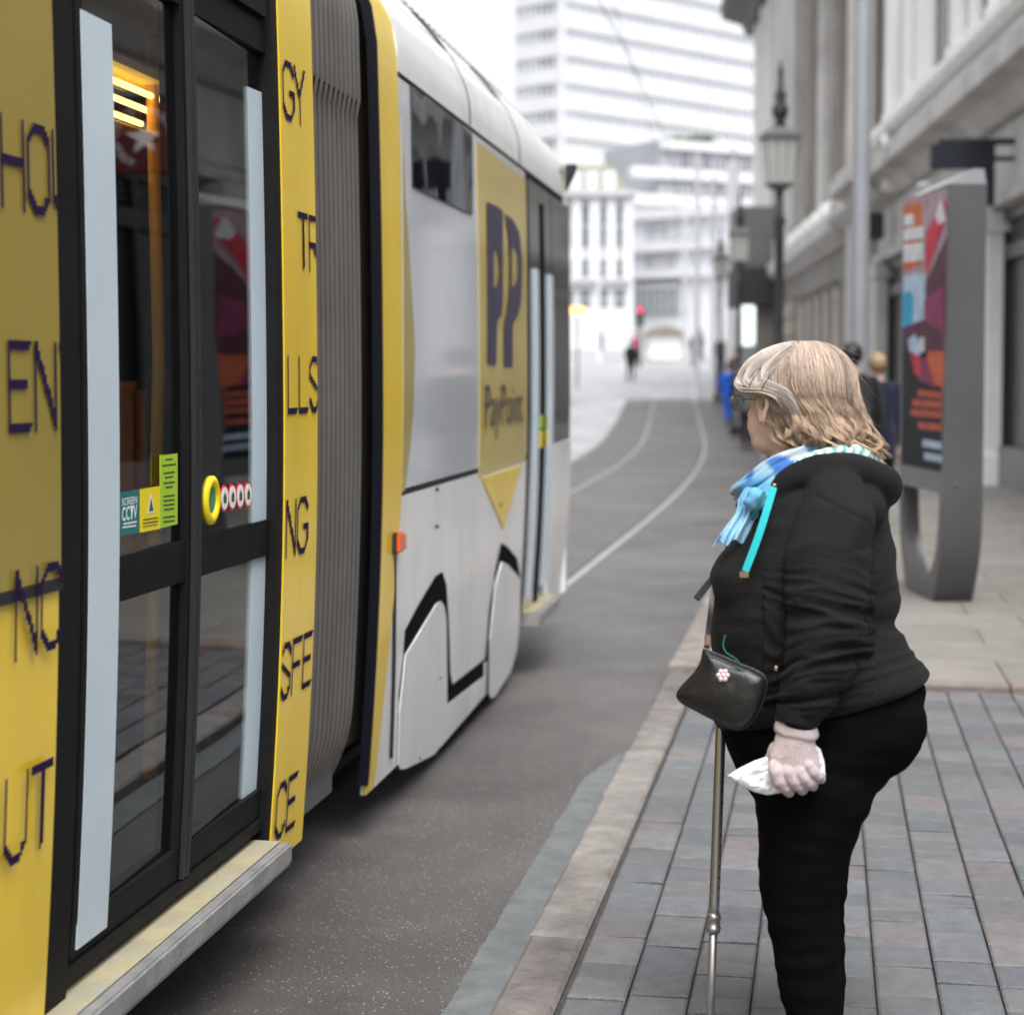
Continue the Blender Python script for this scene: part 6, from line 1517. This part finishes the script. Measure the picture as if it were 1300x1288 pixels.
# handbag
M_lea=mat('black_leather',(0.010,0.010,0.012,1),0.36,spec=0.6,var=0.1,bump=0.18,bscale=260); M_gold=mat('gold_buckle',(0.75,0.55,0.42,1),0.25,metal=1.0); M_pnk=mat('pink_trinket',(0.80,0.62,0.66,1),0.3,metal=0.4)
bag_out=[(893,824),(888,846),(862,876),(863,889),(885,902),(912,916),(934,925),(948,921),(960,908),(969,888),(973,862),(958,850),(938,842),(916,832)]
def bagw(x,y): return -0.285-0.0006*(x-900)
bo=spline(bag_out+[bag_out[0]],4)[:-1]; cx_=sum(p[0] for p in bo)/len(bo); cy_=sum(p[1] for p in bo)/len(bo)
bag=thing('handbag','small black leather handbag hanging at the woman\'s front on a thin crossbody strap','handbag',Q(920,925,-0.25))
mb=pillow(bo,26,0.036,0.034,lambda x,y:bagw(x,y)+0.05,2.5,lambda x,y:0.005*noise.noise(Vector((x/34,y/24,2)))+0.0008*noise.noise(Vector((x/9,y/11,5))))
bb=mb.build('body',M_lea,bag,True)
mb=MB(); mb.tube([Q(x,y,bagw(x,y)+0.05-0.003) for x,y in bo],0.0022,8,closed=True); mb.build('piping',M_lea,bb,True)
mb=MB(); mb.tube([Q(*p) for p in spline([(899,833,-0.275),(915,838,-0.282),(935,848,-0.286),(960,858,-0.288)],5)],0.0016,6); mb.build('zip',M_iron,bb,True)
mb=MB(); mb.sphere(Q(985,848,-0.30),(0.004,0.002,0.006),8,6); mb.build('zip_pull',M_gold,bb)
flatrib('strap',[(938,688,-0.07),(925,702,-0.075),(913,722,-0.075),(905,748,-0.09),(902,776,-0.13),(899,800,-0.19),(897,822,-0.235)],0.0055,M_lea,bag,0.0015)
mb=MB(); mb.tube([Q(895,806,-0.235),Q(901,806,-0.24),Q(901,818,-0.24),Q(895,818,-0.235)],0.0014,6,closed=True); mb.box(Q(898,812,-0.24),0.004,0.002,0.010,(RIGHT,FWDH,ZV)); mb.build('buckle',M_gold,bag)
mb=MB(); c=Q(918,857,-0.292)
for k in range(6): mb.sphere(c+RIGHT*(0.009*math.cos(k*PI/3))+ZV*(0.009*math.sin(k*PI/3)),(0.0055,0.003,0.0055),8,6,(RIGHT,FWDH,ZV))
mb.sphere(c,(0.006,0.004,0.006),8,6); ch=mb.build('charm',M_pnk,bag,True)
mb=MB(); mb.tube([Q(*p) for p in spline([(921,806,-0.30),(918,818,-0.30),(922,828,-0.305),(934,836,-0.305),(942,846,-0.30)],5)],0.0013,6); mb.build('cord',M_dteal,bag,True)
# crutch: pole, collar, holes, grip, forearm cuff
M_al=mat('anodised_tube',(0.42,0.41,0.41,1),0.32,metal=0.85,var=0.08)
cr=thing('crutch','grey metal elbow crutch with black cuff planted on the setts before the woman','crutch',(Q(902,1371,0.04).x,Q(902,1371,0.04).y,0.055))
pt=lambda y:(916.0-(y-900)*0.037,y,0.06-0.00004*(y-900))
P=[Q(*pt(y)) for y in (838,900,1000,1150,1160)]
mb=MB(); mb.tube(P,[0.0118]*5,20); po_=mb.build('pole',M_al,cr,True)
mb=MB(); mb.tube([Q(*pt(y)) for y in (1158,1165,1166,1175,1176,1183)],[0.0135,0.0175,0.0150,0.0150,0.0175,0.0140],20); mb.build('collar',M_al,cr,True)
mb=MB(); mb.tube([Q(*pt(y)) for y in (1160,1250,1352)],[0.0098]*3,16); mb.build('lower_pole',M_al,cr,True)
mb=MB(); mb.tube([Q(*pt(1340)),Q(*pt(1352)),Q(*pt(1372))],[0.013,0.017,0.021],16); mb.build('ferrule',M_rub,cr,True)
mb=MB(); y=992
while y<1150:
    a,b_,c=pt(y); mb.sphere(Q(a+4.6,b_,c-0.0125*0.72),(0.0021,0.0016,0.0026),8,6,(RIGHT,FWDH,ZV)); y+=13.5
mb.build('adjuster_holes',M_blk,po_)
mb=MB(); chain(mb,[(Q(918,838,0.06),0.015),(Q(912,838,0.03),0.016),(Q(932,842,0.10),0.014)]); mb.build('grip',M_rub,cr,True)
mb=MB(); mb.tube([Q(917,838,0.06),Q(925,800,0.07),Q(932,770,0.09)],0.011,12); mb.build('upper_pole',M_al,cr,True)
flatrib('forearm_cuff',[(935,700,0.10),(922,718,0.06),(905,734,0.03),(884,760,0.0)],0.0072,M_rub,cr,0.003)
# paper packet
pk=[(924,984),(938,975),(958,965),(976,959),(1000,950),(1032,942),(1042,951),(1047,968),(1048,984),(1038,993),(1015,1000),(996,1005),(975,1009),(958,1005),(940,997)]
M_pap=mat('white_paper',(0.80,0.82,0.84,1),0.75,var=0.03,bump=0.5,bscale=45)
packet=thing('paper_packet','crumpled white paper bag gripped in the pink glove','paper bag',Q(985,1005,-0.27))
mb=MB(); bo=[]
for a,b_ in zip(pk,pk[1:]+[pk[0]]):
    bo += [a,((a[0]+b_[0])/2,(a[1]+b_[1])/2)]
mb=pillow(bo,11,0.012,0.018,lambda x,y:-0.268,2.5,lambda x,y:0.018*(abs(noise.noise(Vector((x/19,(y+x*0.4)/11,2))))-0.2)+0.007*abs(noise.noise(Vector((x/8,y/10,5)))))
pb=mb.build('bag',M_pap,packet)
# faint print lines
M_prt=mat('grey_print',(0.42,0.43,0.45,1),0.8)
